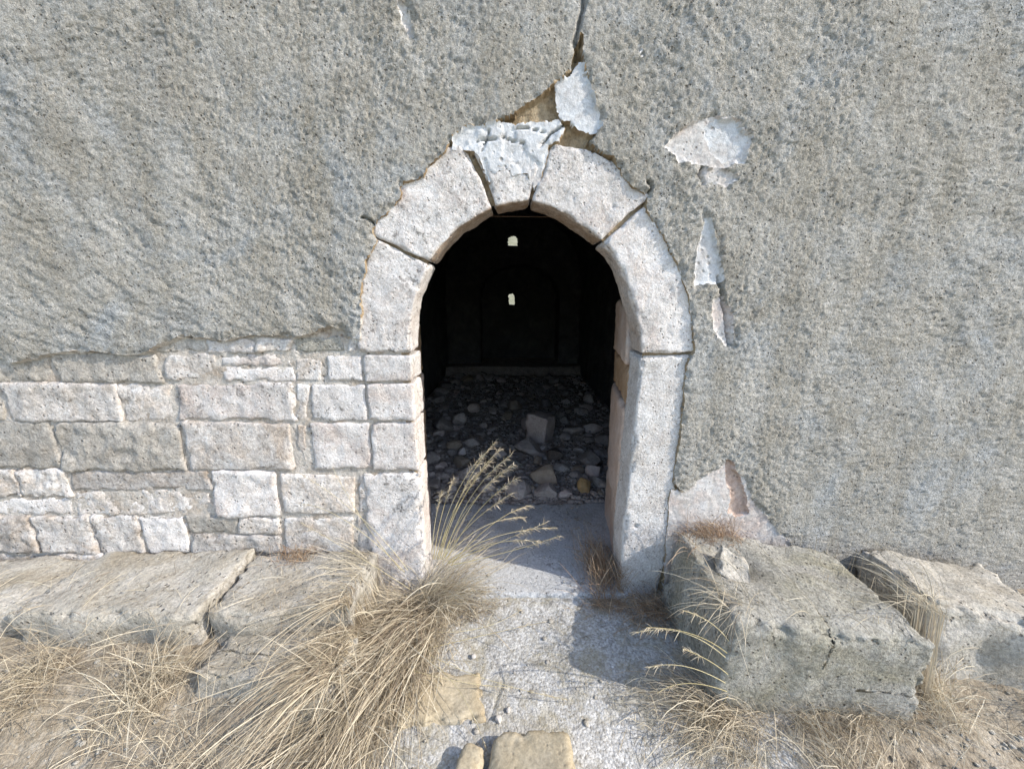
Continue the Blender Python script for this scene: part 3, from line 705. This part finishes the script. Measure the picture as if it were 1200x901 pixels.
tag(block('paving_stone', (wb_, .24, .18), (sb[0]-.005, sb[1]-.12, -.075), (R(2), 0, R(-2)), 'beige', r=.03, amp=.008, freq=7, chip=.02, res=.008, lump=.02, seed=412, skew=skew_b), 'large proud beige stone with a mossy back edge in the concrete', 'stone')
sb = G(553, 866, .0)
tag(block('paving_stone', (.085, .16, .14), (sb[0]-.012, sb[1]-.08, -.075), (R(3), 0, R(-24)), 'beige', r=.022, amp=.008, freq=9, chip=.02, res=.008, lump=.012, seed=413), 'narrow beige stone wedged against the large proud one', 'stone')
# fallen block on the right: its top left edge runs from the wall to the front corner
def skew_r(p, h):
    q = np.stack([p[:, 0], p[:, 1], np.zeros(len(p))], -1)
    p[:, 2] += (p[:, 2] > 0)*(.03*fbm(q, 3, 3, 7) - .06*np.exp(-((p[:, 0]+h[0]*.55)**2+(p[:, 1]-h[1]*.25)**2)/.006) - .03*(p[:, 0]/h[0]))
    p[:, 0] += .03*(p[:, 2]/h[2])*(p[:, 0] < 0); return p
c0_, c1_ = W(783, 628), G(843, 728, .33)
ang = math.atan2(c1_[0]-c0_[0], -(c1_[1]))
bl_ = math.hypot(c1_[0]-c0_[0], c1_[1]); bw_ = .74
mx_, my_ = (c0_[0]+c1_[0])/2+bw_/2*math.cos(ang), (c1_[1]-.02)/2+bw_/2*math.sin(ang)*.6-.03
tag(block('fallen_block', (bw_, bl_, .50), (mx_, my_, .085), (R(1), 0, ang), 'greyblock', r=.016, amp=.016, freq=7, chip=.045, res=.011, lump=.025, seed=421, skew=skew_r), 'big weathered olive grey block leaning by the right jamb', 'stone block')
c = G(848, 668, .345)
tag(block('stone_fragment', (.15, .11, .075), (c[0]+.03, c[1], .352), (R(10), R(-12), R(62)), 'ledge', r=.008, amp=.020, freq=9, chip=.06, res=.008, lump=.02, seed=422, skew=rough_top(9, .05)), 'pale broken stone fragment lying on the big weathered block', 'stone')
tag(block('fallen_block', (.50, .44, .38), (1.95, -.27, .08), (R(-3), R(4), R(-12)), 'ledge', r=.02, amp=.016, freq=6, chip=.05, res=.014, lump=.035, seed=423, skew=rough_top(5, .05)), 'medium pale block next to the weathered one along the wall', 'stone block')
tag(block('fallen_block', (.36, .32, .24), (2.42, -.36, .02), (R(4), R(-3), R(22)), 'greyblock', r=.02, amp=.014, freq=7, chip=.05, res=.014, lump=.03, seed=424, skew=rough_top(6, .05)), 'smaller tilted grey block past the pale one by the wall', 'stone block')

# loose rocks
def ico(sub):
    import bmesh
    bm = bmesh.new(); bmesh.ops.create_icosphere(bm, subdivisions=sub, radius=1)
    v = np.array([q.co[:] for q in bm.verts]); f = np.array([[q.index for q in p.verts] for p in bm.faces]); bm.free(); return v, f
IC = {k: ico(k) for k in (1, 2, 3, 4)}
def rock_geo(seed, sub=3, cuts=9, nz=.06, flat=.28):
    v, f = IC[sub]; v = v.copy(); rs_ = np.random.RandomState(seed)
    for k in range(cuts):
        n = rs_.normal(size=3); n /= np.linalg.norm(n); d = rs_.uniform(.45, .85)
        o = v@n-d; v -= np.where(o > 0, o, 0)[:, None]*n*.92
    v *= 1+nz*fbm(v+seed, 2.2, 3, seed)[:, None]
    v /= np.abs(v).max(0); return v, f
def rock(name, loc, size, rotz, seed, mat, sub=4, cuts=9, nz=.06):
    v, f = rock_geo(seed, sub, cuts, nz); v = v*np.array(size)/2
    o = mk(name, v, f, mat); o.location = loc; o.rotation_euler = (0, 0, rotz); return o
def on_floor(px, py): 
    a = G(px, py, 0.0); return a
c = on_floor(634, 517); sz = gsize(634, 517, 1)
c = (c[0], c[1]+.10)
tag(block('fallen_ashlar', (27*sz, 29*sz, 32*sz), (c[0], c[1], fz(*c)+15*sz), (R(-5), R(3), R(-30)), 'rockpink', r=.014, amp=.010, freq=7, chip=.04, res=.014, lump=.03, seed=431), 'squared pinkish stone block standing on the rubble inside the chapel', 'stone block')
hero = [(650, 541, 23, 22, 22, 'rockdark', 'round dark brown stone in front of the squared pink block'),
        (641, 567, 40, 30, 24, 'rocktan', 'long tan stone on the gravel just inside the threshold'),
        (687, 579, 20, 20, 22, 'rockochre', 'ochre stone by the right reveal just inside the threshold'),
        (697, 560, 20, 20, 18, 'rockpink', 'small reddish stone behind the ochre one by the reveal'),
        (674, 510, 27, 24, 14, 'rock', 'flat grey stone right beside the squared pink block'),
        (537, 497, 19, 18, 18, 'rock', 'upright grey stone in the rubble by the left inner wall'),
        (555, 484, 15, 14, 13, 'rockpink', 'small pale pink stone deep in the rubble near the left inner wall'),
        (551, 524, 24, 20, 13, 'rock', 'flat pale stone in the rubble behind the arching seed heads'),
        (541, 535, 13, 13, 13, 'rock', 'small rounded stone in front of a flat pale one'),
        (600, 550, 28, 24, 12, 'greyblock', 'flat olive stone by the tips of the seed heads'),
        (569, 578, 24, 22, 16, 'rock', 'grey stone at the threshold edge behind the stalks'),
        (603, 482, 20, 18, 15, 'rocktan', 'tan stone in the rubble behind the squared pink block'),
        (692, 474, 15, 15, 15, 'rock', 'grey stone at the foot of the right inner wall'),
        (660, 492, 14, 13, 12, 'rock', 'small stone just behind the squared pink block')]
taken = []
for k, (px, py, a, b, hh, m, lab) in enumerate(hero):
    x0, y0 = on_floor(px, py); q_ = gsize(px, py, 1); a, b, hh = a*q_, b*q_, hh*q_; taken.append((x0, y0+b*.4, max(a, b)*.5))
    zb = fz(x0, y0)
    tag(rock('fallen_stone', (x0, y0+b*.4, zb+hh*.36), (a, b, hh), rng.uniform(-.4, .4), 500+k, m, cuts=12), lab, 'stone')
taken.append((c[0], c[1], .2))
protos = []
for k in range(9):
    v, f = rock_geo(600+k, 2, 11, .10)
    me = bpy.data.meshes.new('rubble_stone'); me.from_pydata([tuple(q) for q in v*.5], [], [tuple(q) for q in f]); me.materials.append(M[['rock', 'rock', 'rock', 'rockpink', 'rock', 'rocktan'][k % 6]])
    me.update(); protos.append(me)
cnt = 0; tries = 0
while cnt < 280 and tries < 9000:
    tries += 1
    yy = .98 + (5.4-.98)*rng.random()**1.25; xx_ = rng.uniform(max(RX0+.06, -.62-.22*(yy-.9)), min(RX1-.06, .74+.22*(yy-.9))); s = rng.choice([.06, .07, .09, .11, .15, .19])*rng.uniform(.85, 1.25)
    if any((xx_-a)**2+(yy-b)**2 < (r_+s*.42)**2 for a, b, r_ in taken): continue
    taken.append((xx_, yy, s*.42))
    o = bpy.data.objects.new('rubble_stone', protos[rng.randrange(9)]); COL.objects.link(o)
    hs = s*rng.uniform(.5, .8)
    o.scale = (s*rng.uniform(.8, 1.3), s*rng.uniform(.8, 1.2), hs); o.location = (xx_, yy, fz(xx_, yy)+hs*.3)
    o.rotation_euler = (rng.uniform(-.25, .25), rng.uniform(-.25, .25), rng.uniform(0, 6.28))
    kd = {'pinkish_fallen_block': 'pinkish', 'tan_stone': 'tan', 'grey_rubble': 'grey'}[o.data.materials[0].name]
    tag(o, 'small %s rubble stone scattered on the dark chapel floor' % kd, 'stone', '%s rubble scattered on the chapel floor' % kd); cnt += 1
def scatter(name, n, fn, smin, smax, mat, seed):
    rs_ = np.random.RandomState(seed); v0, f0 = IC[1]; VV, FF = [], []
    for k in range(n):
        px_, py_, pz_ = fn(rs_); s = smin+(smax-smin)*rs_.random_sample()**2.5
        v = v0*(1+.35*rs_.uniform(-1, 1, (len(v0), 1)))*np.array([s*rs_.uniform(.7, 1.3), s*rs_.uniform(.7, 1.3), s*.6])*.5
        a = rs_.uniform(0, 6.28); ca, sa_ = math.cos(a), math.sin(a)
        v = np.stack([v[:, 0]*ca-v[:, 1]*sa_, v[:, 0]*sa_+v[:, 1]*ca, v[:, 2]], -1)+(px_, py_, pz_+s*.15)
        FF.append(f0+len(VV)*len(v0)); VV.append(v)
    return mk(name, np.concatenate(VV), np.concatenate(FF), mat, None, False)
def f_in(r): 
    yy = .87+4.4*r.random_sample()**1.7; xx_ = r.uniform(max(RX0+.03, -.62-.25*(yy-.9)), min(RX1-.03, .74+.25*(yy-.9))); return xx_, yy, fz(xx_, yy)
tag(scatter('gravel', 6500, f_in, .012, .065, 'rock', 71), 'fine stone gravel and chips covering the chapel floor', 'gravel', kind='stuff')
def f_out(r):
    while True:
        xx_ = r.uniform(-2.6, 2.6); yy = -1.05*r.random_sample()
        i, j = np.searchsorted(xs, xx_), np.searchsorted(ys, yy)
        if r.random_sample() < .16+.84*soil.reshape(len(xs), len(ys))[min(i, len(xs)-1), min(j, len(ys)-1)]: return xx_, yy, gz(xx_, yy)
def f_sill(r):
    xx_ = r.uniform(OX0+.03, OX1-.03); e_ = r.random_sample()
    yy = .84-.25*r.random_sample()**2 if e_ < .5 else r.uniform(-.02, .8)
    if e_ > .75: xx_ = OX1-.04-.16*r.random_sample()**2
    return xx_, yy, .001
tag(scatter('grit', 300, f_sill, .004, .018, 'ledge', 73), 'crumbled grit lying on the door sill', 'grit', kind='stuff')
tag(scatter('grit', 3200, f_out, .004, .022, 'ledge', 72), 'pale stone grit strewn over the earth and concrete', 'grit', kind='stuff')
for k, (px, py, s, lab) in enumerate([(388, 858, .020, 'pale pebble under the drooping grass tussock'), (584, 843, .030, 'pale pebble at the back of the large proud stone'),
                                      (596, 832, .022, 'small pale pebble on the concrete near the crack'), (378, 712, .05, 'pale chip on the worn slab before the ledge'),
                                      (555, 771, .026, 'pale round pebble above the squared paving stone')]):
    x0, y0 = G(px, py, -.05 if k != 3 else .1)
    zb = gz(x0, y0) if k != 3 else .085
    tag(rock('pebble', (x0, y0, zb+s*.25), (s, s*.9, s*.8), k, 700+k, 'pebble', sub=3, cuts=7), lab, 'pebble')

# ------------------------------------------------------------------ dry grass
class Ribbons:
    def __init__(s): s.v, s.f, s.t = [], [], []
    def add(s, pts, w, tint):
        n = len(pts); o = sum(len(a) for a in s.v) if False else getattr(s, 'n', 0)
        t = np.gradient(pts, axis=0); side = np.cross(t, np.array([rng.uniform(-1, 1), rng.uniform(-1, 1), .6])); side /= np.linalg.norm(side, axis=1)[:, None]+1e-9
        ww = (w*np.array([.8]+[1]*(n-2)+[.15]))[:, None]*.5
        s.v.append(np.stack([pts-side*ww, pts+side*ww], 1).reshape(-1, 3))
        for i in range(n-1): s.f.append((o+2*i, o+2*i+1, o+2*i+3, o+2*i+2))
        s.t += [tint]*(2*n); s.n = o+2*n
    def build(s, name, mat, parent): return mk(name, np.concatenate(s.v), np.array(s.f), mat, parent, True, ('tint', s.t))
def supports(x_, y_):
    z_ = gz(x_, y_)
    if -1.28 < x_ < -.70 and -.35 < y_ < .02: z_ = max(z_, .225)
    if -1.20 < x_ < -.66 and -.58 < y_ < -.35: z_ = max(z_, .115)
    if c0_[0]+.02 < x_ < 1.6 and c1_[1] < y_ < 0: z_ = max(z_, .345)
    if OX0 < x_ < OX1 and y_ > -.03: z_ = max(z_, 0.0)
    return z_
def blade(base, head, L, e0, e1, n=7, wig=.12, drape=True):
    p = np.array(base, float); out = [p.copy()]; h_ = head; kink = rng.randrange(2, 5) if rng.random() < .2 else -1
    for i in range(n-1):
        t = (i+.5)/(n-1); e = e0+(e1-e0)*t**1.3; h_ += rng.uniform(-wig, wig)
        if i == kink: h_ += rng.gauss(0, .8); e1 = e1-rng.uniform(0, .9)
        p = p+L/(n-1)*np.array([math.cos(h_)*math.cos(e), math.sin(h_)*math.cos(e), math.sin(e)])
        if drape:
            zf_ = supports(p[0], p[1])+.004+rng.random()*.006
            if p[2] < zf_: p[2] = zf_
        if p[1] > -.012 and not (OX0+.03 < p[0] < OX1-.03): p[1] = -.012-rng.random()*.02
        out.append(p.copy())
    return np.array(out)
def head_of(dx, dy): return math.atan2(dy, dx)
def spline(p0, p1, p2, n=12):
    t = np.linspace(0, 1, n)[:, None]; p0, p1, p2 = map(np.array, (p0, p1, p2))
    return (1-t)**2*p0+2*t*(1-t)*p1+t*t*p2
def stalk(parent, p0, p1, p2, seed_frac=.30, rad=.0019, droop=None, nsp=80, heads=True):
    pts = spline(p0, p1, p2, 14)
    vv, ff = tube_path(pts, rad, 4, rad*.45)
    s = mk('flower_stalk', vv, ff, 'stalk', parent, True, ('tint', [rng.uniform(.2, 1)]*len(vv)))
    if heads:
        rbn = Ribbons()
        for k in range(nsp):
            t = 1-seed_frac*rng.random(); q = pts[0]; 
            tt = t*(len(pts)-1); i = min(int(tt), len(pts)-2); q = pts[i]+(pts[i+1]-pts[i])*(tt-i); d = pts[i+1]-pts[i]; d /= np.linalg.norm(d)
            d = d+np.array([rng.gauss(0, .45), rng.gauss(0, .45), rng.gauss(-.25, .35)]); d /= np.linalg.norm(d); L = rng.uniform(.010, .040)
            mid_ = q+d*L*.5; end = q+d*L+np.array([0, 0, -.006])
            rbn.add(np.array([q, mid_, end]), rng.uniform(.0010, .0028), rng.uniform(.1, .9))
        rbn.build('seed_head', 'straw', s)
    return s
def P(px, py, yv):                                    # a point at depth y = yv
    a = W(px, py, yv); return np.array((a[0], yv, a[1]))

# big tussock at the left foot of the door
ga, gb_ = G(520, 672, 0), G(405, 850, -.04)
cx0, cy0 = ga[0]-.04, min(ga[1], -.05)-.03
tuft = empty('grass_tussock', (cx0, cy0, gz(cx0, cy0)))
tag(tuft, 'big dry straw tussock spilling from the left jamb over the path', 'grass')
rb1 = Ribbons()
off = np.array(tuft.location)
for k in range(4300):
    s = rng.random()**.85
    bx_, by_ = cx0+(gb_[0]-cx0)*s+rng.gauss(0, .085), cy0+(gb_[1]-cy0)*s+rng.gauss(0, .075)
    r3 = rng.random(); tint = min(1, max(0, rng.gauss(.47, .3)))
    if r3 < .62:                                      # long straight strands lying down the slope
        if rng.random() < .6: bx_, by_ = cx0+(gb_[0]-cx0)*s*.5+rng.gauss(0, .06), cy0+(gb_[1]-cy0)*s*.5+rng.gauss(0, .05)
        hd = head_of(-.42+rng.gauss(0, .24), -.80+rng.gauss(0, .2)); L = rng.uniform(.22, .62); e0 = R(rng.uniform(4, 42)); e1_ = -R(rng.uniform(5, 45)); wg = .07
    elif r3 < .86: hd = head_of(-.36+rng.gauss(0, .7), -.6+rng.gauss(0, .5)); L = rng.uniform(.08, .40); e0 = R(rng.uniform(10, 75)); e1_ = -R(rng.uniform(0, 70)); wg = .16
    else: hd = rng.uniform(-math.pi, math.pi); L = rng.uniform(.06, .22); e0 = R(rng.uniform(0, 50)); e1_ = -R(rng.uniform(0, 60)); wg = .22
    b0 = (bx_, min(by_, -.02), supports(bx_, by_))
    rb1.add(blade(b0, hd, L, e0, e1_, 8, wig=wg)-off, rng.uniform(.001, .0026) if rng.random() < .9 else rng.uniform(.0026, .004), tint)
for k in range(900):                                  # finer tangle at the crown and to the right of it
    a = rng.random()
    bx_, by_ = cx0-.05+.34*a+rng.gauss(0, .05), cy0+.02*a+rng.gauss(0, .05)
    hd = rng.uniform(-math.pi, .3); b0 = (bx_, min(by_, -.015), supports(bx_, by_))
    rb1.add(blade(b0, hd, rng.uniform(.06, .19)*(1.15-.6*a), R(rng.uniform(0, 70)), -R(rng.uniform(0, 50)))-off, rng.uniform(.001, .0024), min(1, max(0, rng.gauss(.42, .25))))
for k in range(420):                                  # upright fan
    bx_, by_ = cx0+rng.gauss(0, .06), cy0+rng.gauss(0, .03)
    hd = head_of(.55+rng.gauss(0, .4), .1+rng.gauss(0, .3)); b0 = (bx_, min(by_, -.02), gz(bx_, -.05))
    rb1.add(blade(b0, hd, rng.uniform(.15, .55), R(rng.uniform(35, 75)), R(rng.uniform(-25, 35)))-off, rng.uniform(.0012, .0024), min(1, max(0, rng.gauss(.62, .2))))
for k in range(130):                                  # to the left, in front of the masonry
    bx_, by_ = cx0-.14+rng.gauss(0, .07), cy0-.02+rng.gauss(0, .04)
    hd = head_of(-.8+rng.gauss(0, .25), .1+rng.gauss(0, .25)); b0 = (bx_, by_, supports(bx_, by_))
    rb1.add(blade(b0, hd, rng.uniform(.2, .48), R(rng.uniform(25, 60)), R(rng.uniform(-40, 25)))-off, rng.uniform(.001, .0022), min(1, max(0, rng.gauss(.62, .2))))
g1 = rb1.build('grass_blades', 'straw', tuft); g1['kind'] = 'stuff'
for (bp, mp, ep) in [((520, 655), (545, 570), (600, 532)), ((516, 655), (535, 575), (586, 526)), ((512, 655), (530, 590), (575, 540)), ((518, 660), (560, 560), (603, 545)),
                     ((526, 658), (570, 620), (652, 618)), ((524, 660), (575, 640), (640, 612)), ((520, 655), (545, 610), (600, 578)), ((514, 650), (525, 600), (556, 556)),
                     ((530, 660), (580, 600), (622, 592)), ((510, 655), (528, 570), (566, 533)), ((518, 655), (540, 590), (592, 552)), ((522, 655), (560, 605), (616, 606)), ((506, 650), (508, 610), (518, 575)), ((526, 660), (572, 628), (630, 634)), ((514, 655), (540, 560), (580, 518)), ((508, 655), (515, 600), (532, 560)), ((524, 655), (556, 590), (606, 560)), ((528, 662), (590, 650), (655, 628))]:
    yv = rng.uniform(-.16, -.09); ye = yv+rng.uniform(-.12, .10)
    stalk(tuft, P(*bp, yv)-off, P(*mp, yv-.02)-off, P(*ep, ye)-off)
for (bp, mp, ep) in [((478, 668), (430, 600), (352, 555)), ((470, 668), (420, 610), (390, 548)), ((474, 670), (400, 590), (348, 590)), ((480, 690), (420, 650), (352, 612))]:
    stalk(tuft, P(*bp, -.14)-off, P(*mp, -.12)-off, P(*ep, -.06)-off, nsp=26, rad=.0013)
for (bp, mp, ep) in [((500, 765), (560, 800), (665, 822)), ((500, 760), (560, 745), (640, 730)), ((495, 770), (540, 790), (570, 880)), ((505, 740), (570, 745), (612, 715)), ((470, 780), (520, 800), (600, 808))]:
    a, b_, e_ = G(*bp, 0), G(*mp, .06), G(*ep, -.04)
    stalk(tuft, np.array((*a, .0))-off, np.array((*b_, .06))-off, np.array((*e_, -.03))-off, nsp=20, rad=.0014, seed_frac=.25)

def clump(name, label, cxy, n, spread, Lr, hdm, hds, er, mat, wr=(.001, .0024), e1=(-60, 10), tm=.5, group=None, zmin=None, stretch=(1, 1)):
    z0 = supports(*cxy) if zmin is None else zmin
    e = empty(name, (cxy[0], cxy[1], z0)); tag(e, label, 'grass', group); rbn = Ribbons(); of = np.array(e.location)
    for k in range(n):
        bx_, by_ = cxy[0]+rng.gauss(0, spread)*stretch[0], cxy[1]+rng.gauss(0, spread)*stretch[1]
        by_ = min(by_, -.02) if not (OX0+.03 < bx_ < OX1-.03) else by_
        b0 = (bx_, by_, supports(bx_, by_))
        rbn.add(blade(b0, hdm+rng.gauss(0, hds), rng.uniform(*Lr), R(rng.uniform(*er)), R(rng.uniform(*e1)))-of, rng.uniform(*wr), min(1, max(0, rng.gauss(tm, .24))))
    g = rbn.build('grass_blades', mat, e); g['kind'] = 'stuff'; return e
# right-hand clump that droops over the path
rc = clump('grass_tussock', 'pale dry grass drooping over the path from the foot of the big block', (c1_[0]+.05, c1_[1]-.06), 620, .075, (.12, .36), math.pi*.98, .7, (15, 70), 'straw', tm=.55, e1=(-75, -20))
of = np.array(rc.location)
for (bp, mp, ep) in [((850, 770), (800, 725), (742, 742)), ((852, 765), (815, 735), (758, 735)), ((850, 800), (800, 770), (760, 782)), ((852, 810), (800, 790), (770, 812)), ((853, 790), (830, 770), (800, 760)), ((853, 815), (835, 840), (822, 868)), ((860, 760), (840, 725), (800, 715))]:
    yv = c1_[1]-.04
    stalk(rc, P(*bp, yv)-of, P(*mp, yv+.02)-of, P(*ep, yv-.02)-of, nsp=34, seed_frac=.4, rad=.0017)
clump('dry_weed', 'reddish brown dry weed at the foot of the right jamb', (OX1-.10, .10), 560, .04, (.05, .22), math.pi*.6, 1.2, (45, 88), 'rust', (.001, .0024), (-10, 80), .5, stretch=(1, 2.4))
clump('dry_weed', 'tangled brown weed between the right jamb and the big block', (c0_[0]-.07, -.12), 420, .05, (.06, .22), math.pi*1.1, 1.3, (10, 80), 'rust', (.001, .0024), (-60, 40), .62, stretch=(1.4, 1))
clump('dry_weed', 'low dry weed at the sill corner below the right jamb', (OX1-.08, -.07), 260, .045, (.04, .12), math.pi, 1.6, (0, 60), 'rust', (.001, .002), (-40, 20), .6, stretch=(1.8, .7))
clump('dry_weed', 'rusty dry weed on top of the big block against the wall', (W(832, 610)[0], -.07), 280, .04, (.05, .17), math.pi*.7, 1.4, (20, 85), 'rust', (.001, .0022), (-30, 50), .55, stretch=(1.6, .7))
clump('dry_weed', 'rusty weed growing on the ledge against the rubble masonry', (W(354, 650)[0], -.06), 170, .03, (.04, .12), math.pi*.5, 1.6, (20, 85), 'rust', (.001, .0022), (-30, 50), .5, stretch=(1.6, .7))
clump('grass_tussock', 'low straw fringe along the front foot of the big weathered block', (c1_[0]+.42, c1_[1]-.06), 420, .07, (.05, .2), -math.pi*.5, .9, (15, 75), 'straw', e1=(-60, 10), tm=.45, stretch=(2.6, .35))
# thin grass in the earth and along the sides
spots = [(.60, -.56, 'sparse short grass in the cracked concrete before the big block'), (1.10, -.84, 'straw clump in the earth in front of the big block'), (1.62, -.55, 'straw clump between the weathered and the pale block'),
         (2.15, -.62, 'straw clump in front of the smaller tilted block'), (2.30, -.10, 'straw clump behind the smaller tilted block at the wall'), (-1.38, -.58, 'straw clump beside the low worn slab'),
         (-1.85, -.52, 'straw clump before the long ledge slab'), (-2.4, -.46, 'straw clump before the outermost ledge slab'), (-1.05, -.78, 'low straw clump in bare earth before the worn slab')]
for k, (a, b_, lab) in enumerate(spots):
    clump('grass_tussock', lab, (a, b_), [150, 380, 300, 360, 260, 420, 360, 340, 300][k], [.07, .07, .05, .06, .05, .07, .06, .06, .09][k], (.05, .12) if k == 0 else (.08, .34), math.pi*(.5+rng.random()), 1.3, (20, 80), 'straw', e1=(-70, 20), tm=rng.uniform(.4, .65))
rbf = Ribbons()
for k in range(420):
    xx_ = rng.uniform(-2.7, -.62); yy = rng.uniform(-.6, -.03)
    rbf.add(blade((xx_, yy, (.225 if yy > -.35 else .12) if xx_ > -1.28 else .22), rng.uniform(0, 6.28), rng.uniform(.05, .2), R(rng.uniform(0, 30)), R(rng.uniform(-60, 0)), 6), rng.uniform(.001, .002), rng.random())
for k in range(1500):
    xx_ = rng.uniform(-2.6, 2.6); yy = -1.05*rng.random()
    i, j = min(np.searchsorted(xs, xx_), len(xs)-1), min(np.searchsorted(ys, yy), len(ys)-1)
    if rng.random() > .05+soil.reshape(len(xs), len(ys))[i, j]: continue
    rbf.add(blade((xx_, yy, gz(xx_, yy)), rng.uniform(0, 6.28), rng.uniform(.03, .12), R(rng.uniform(0, 55)), R(rng.uniform(-50, 20)), 5), rng.uniform(.001, .002), rng.random())
tag(rbf.build('dry_grass', 'straw', None), 'thin dry grass and straw litter strewn over the earth', 'grass', kind='stuff')
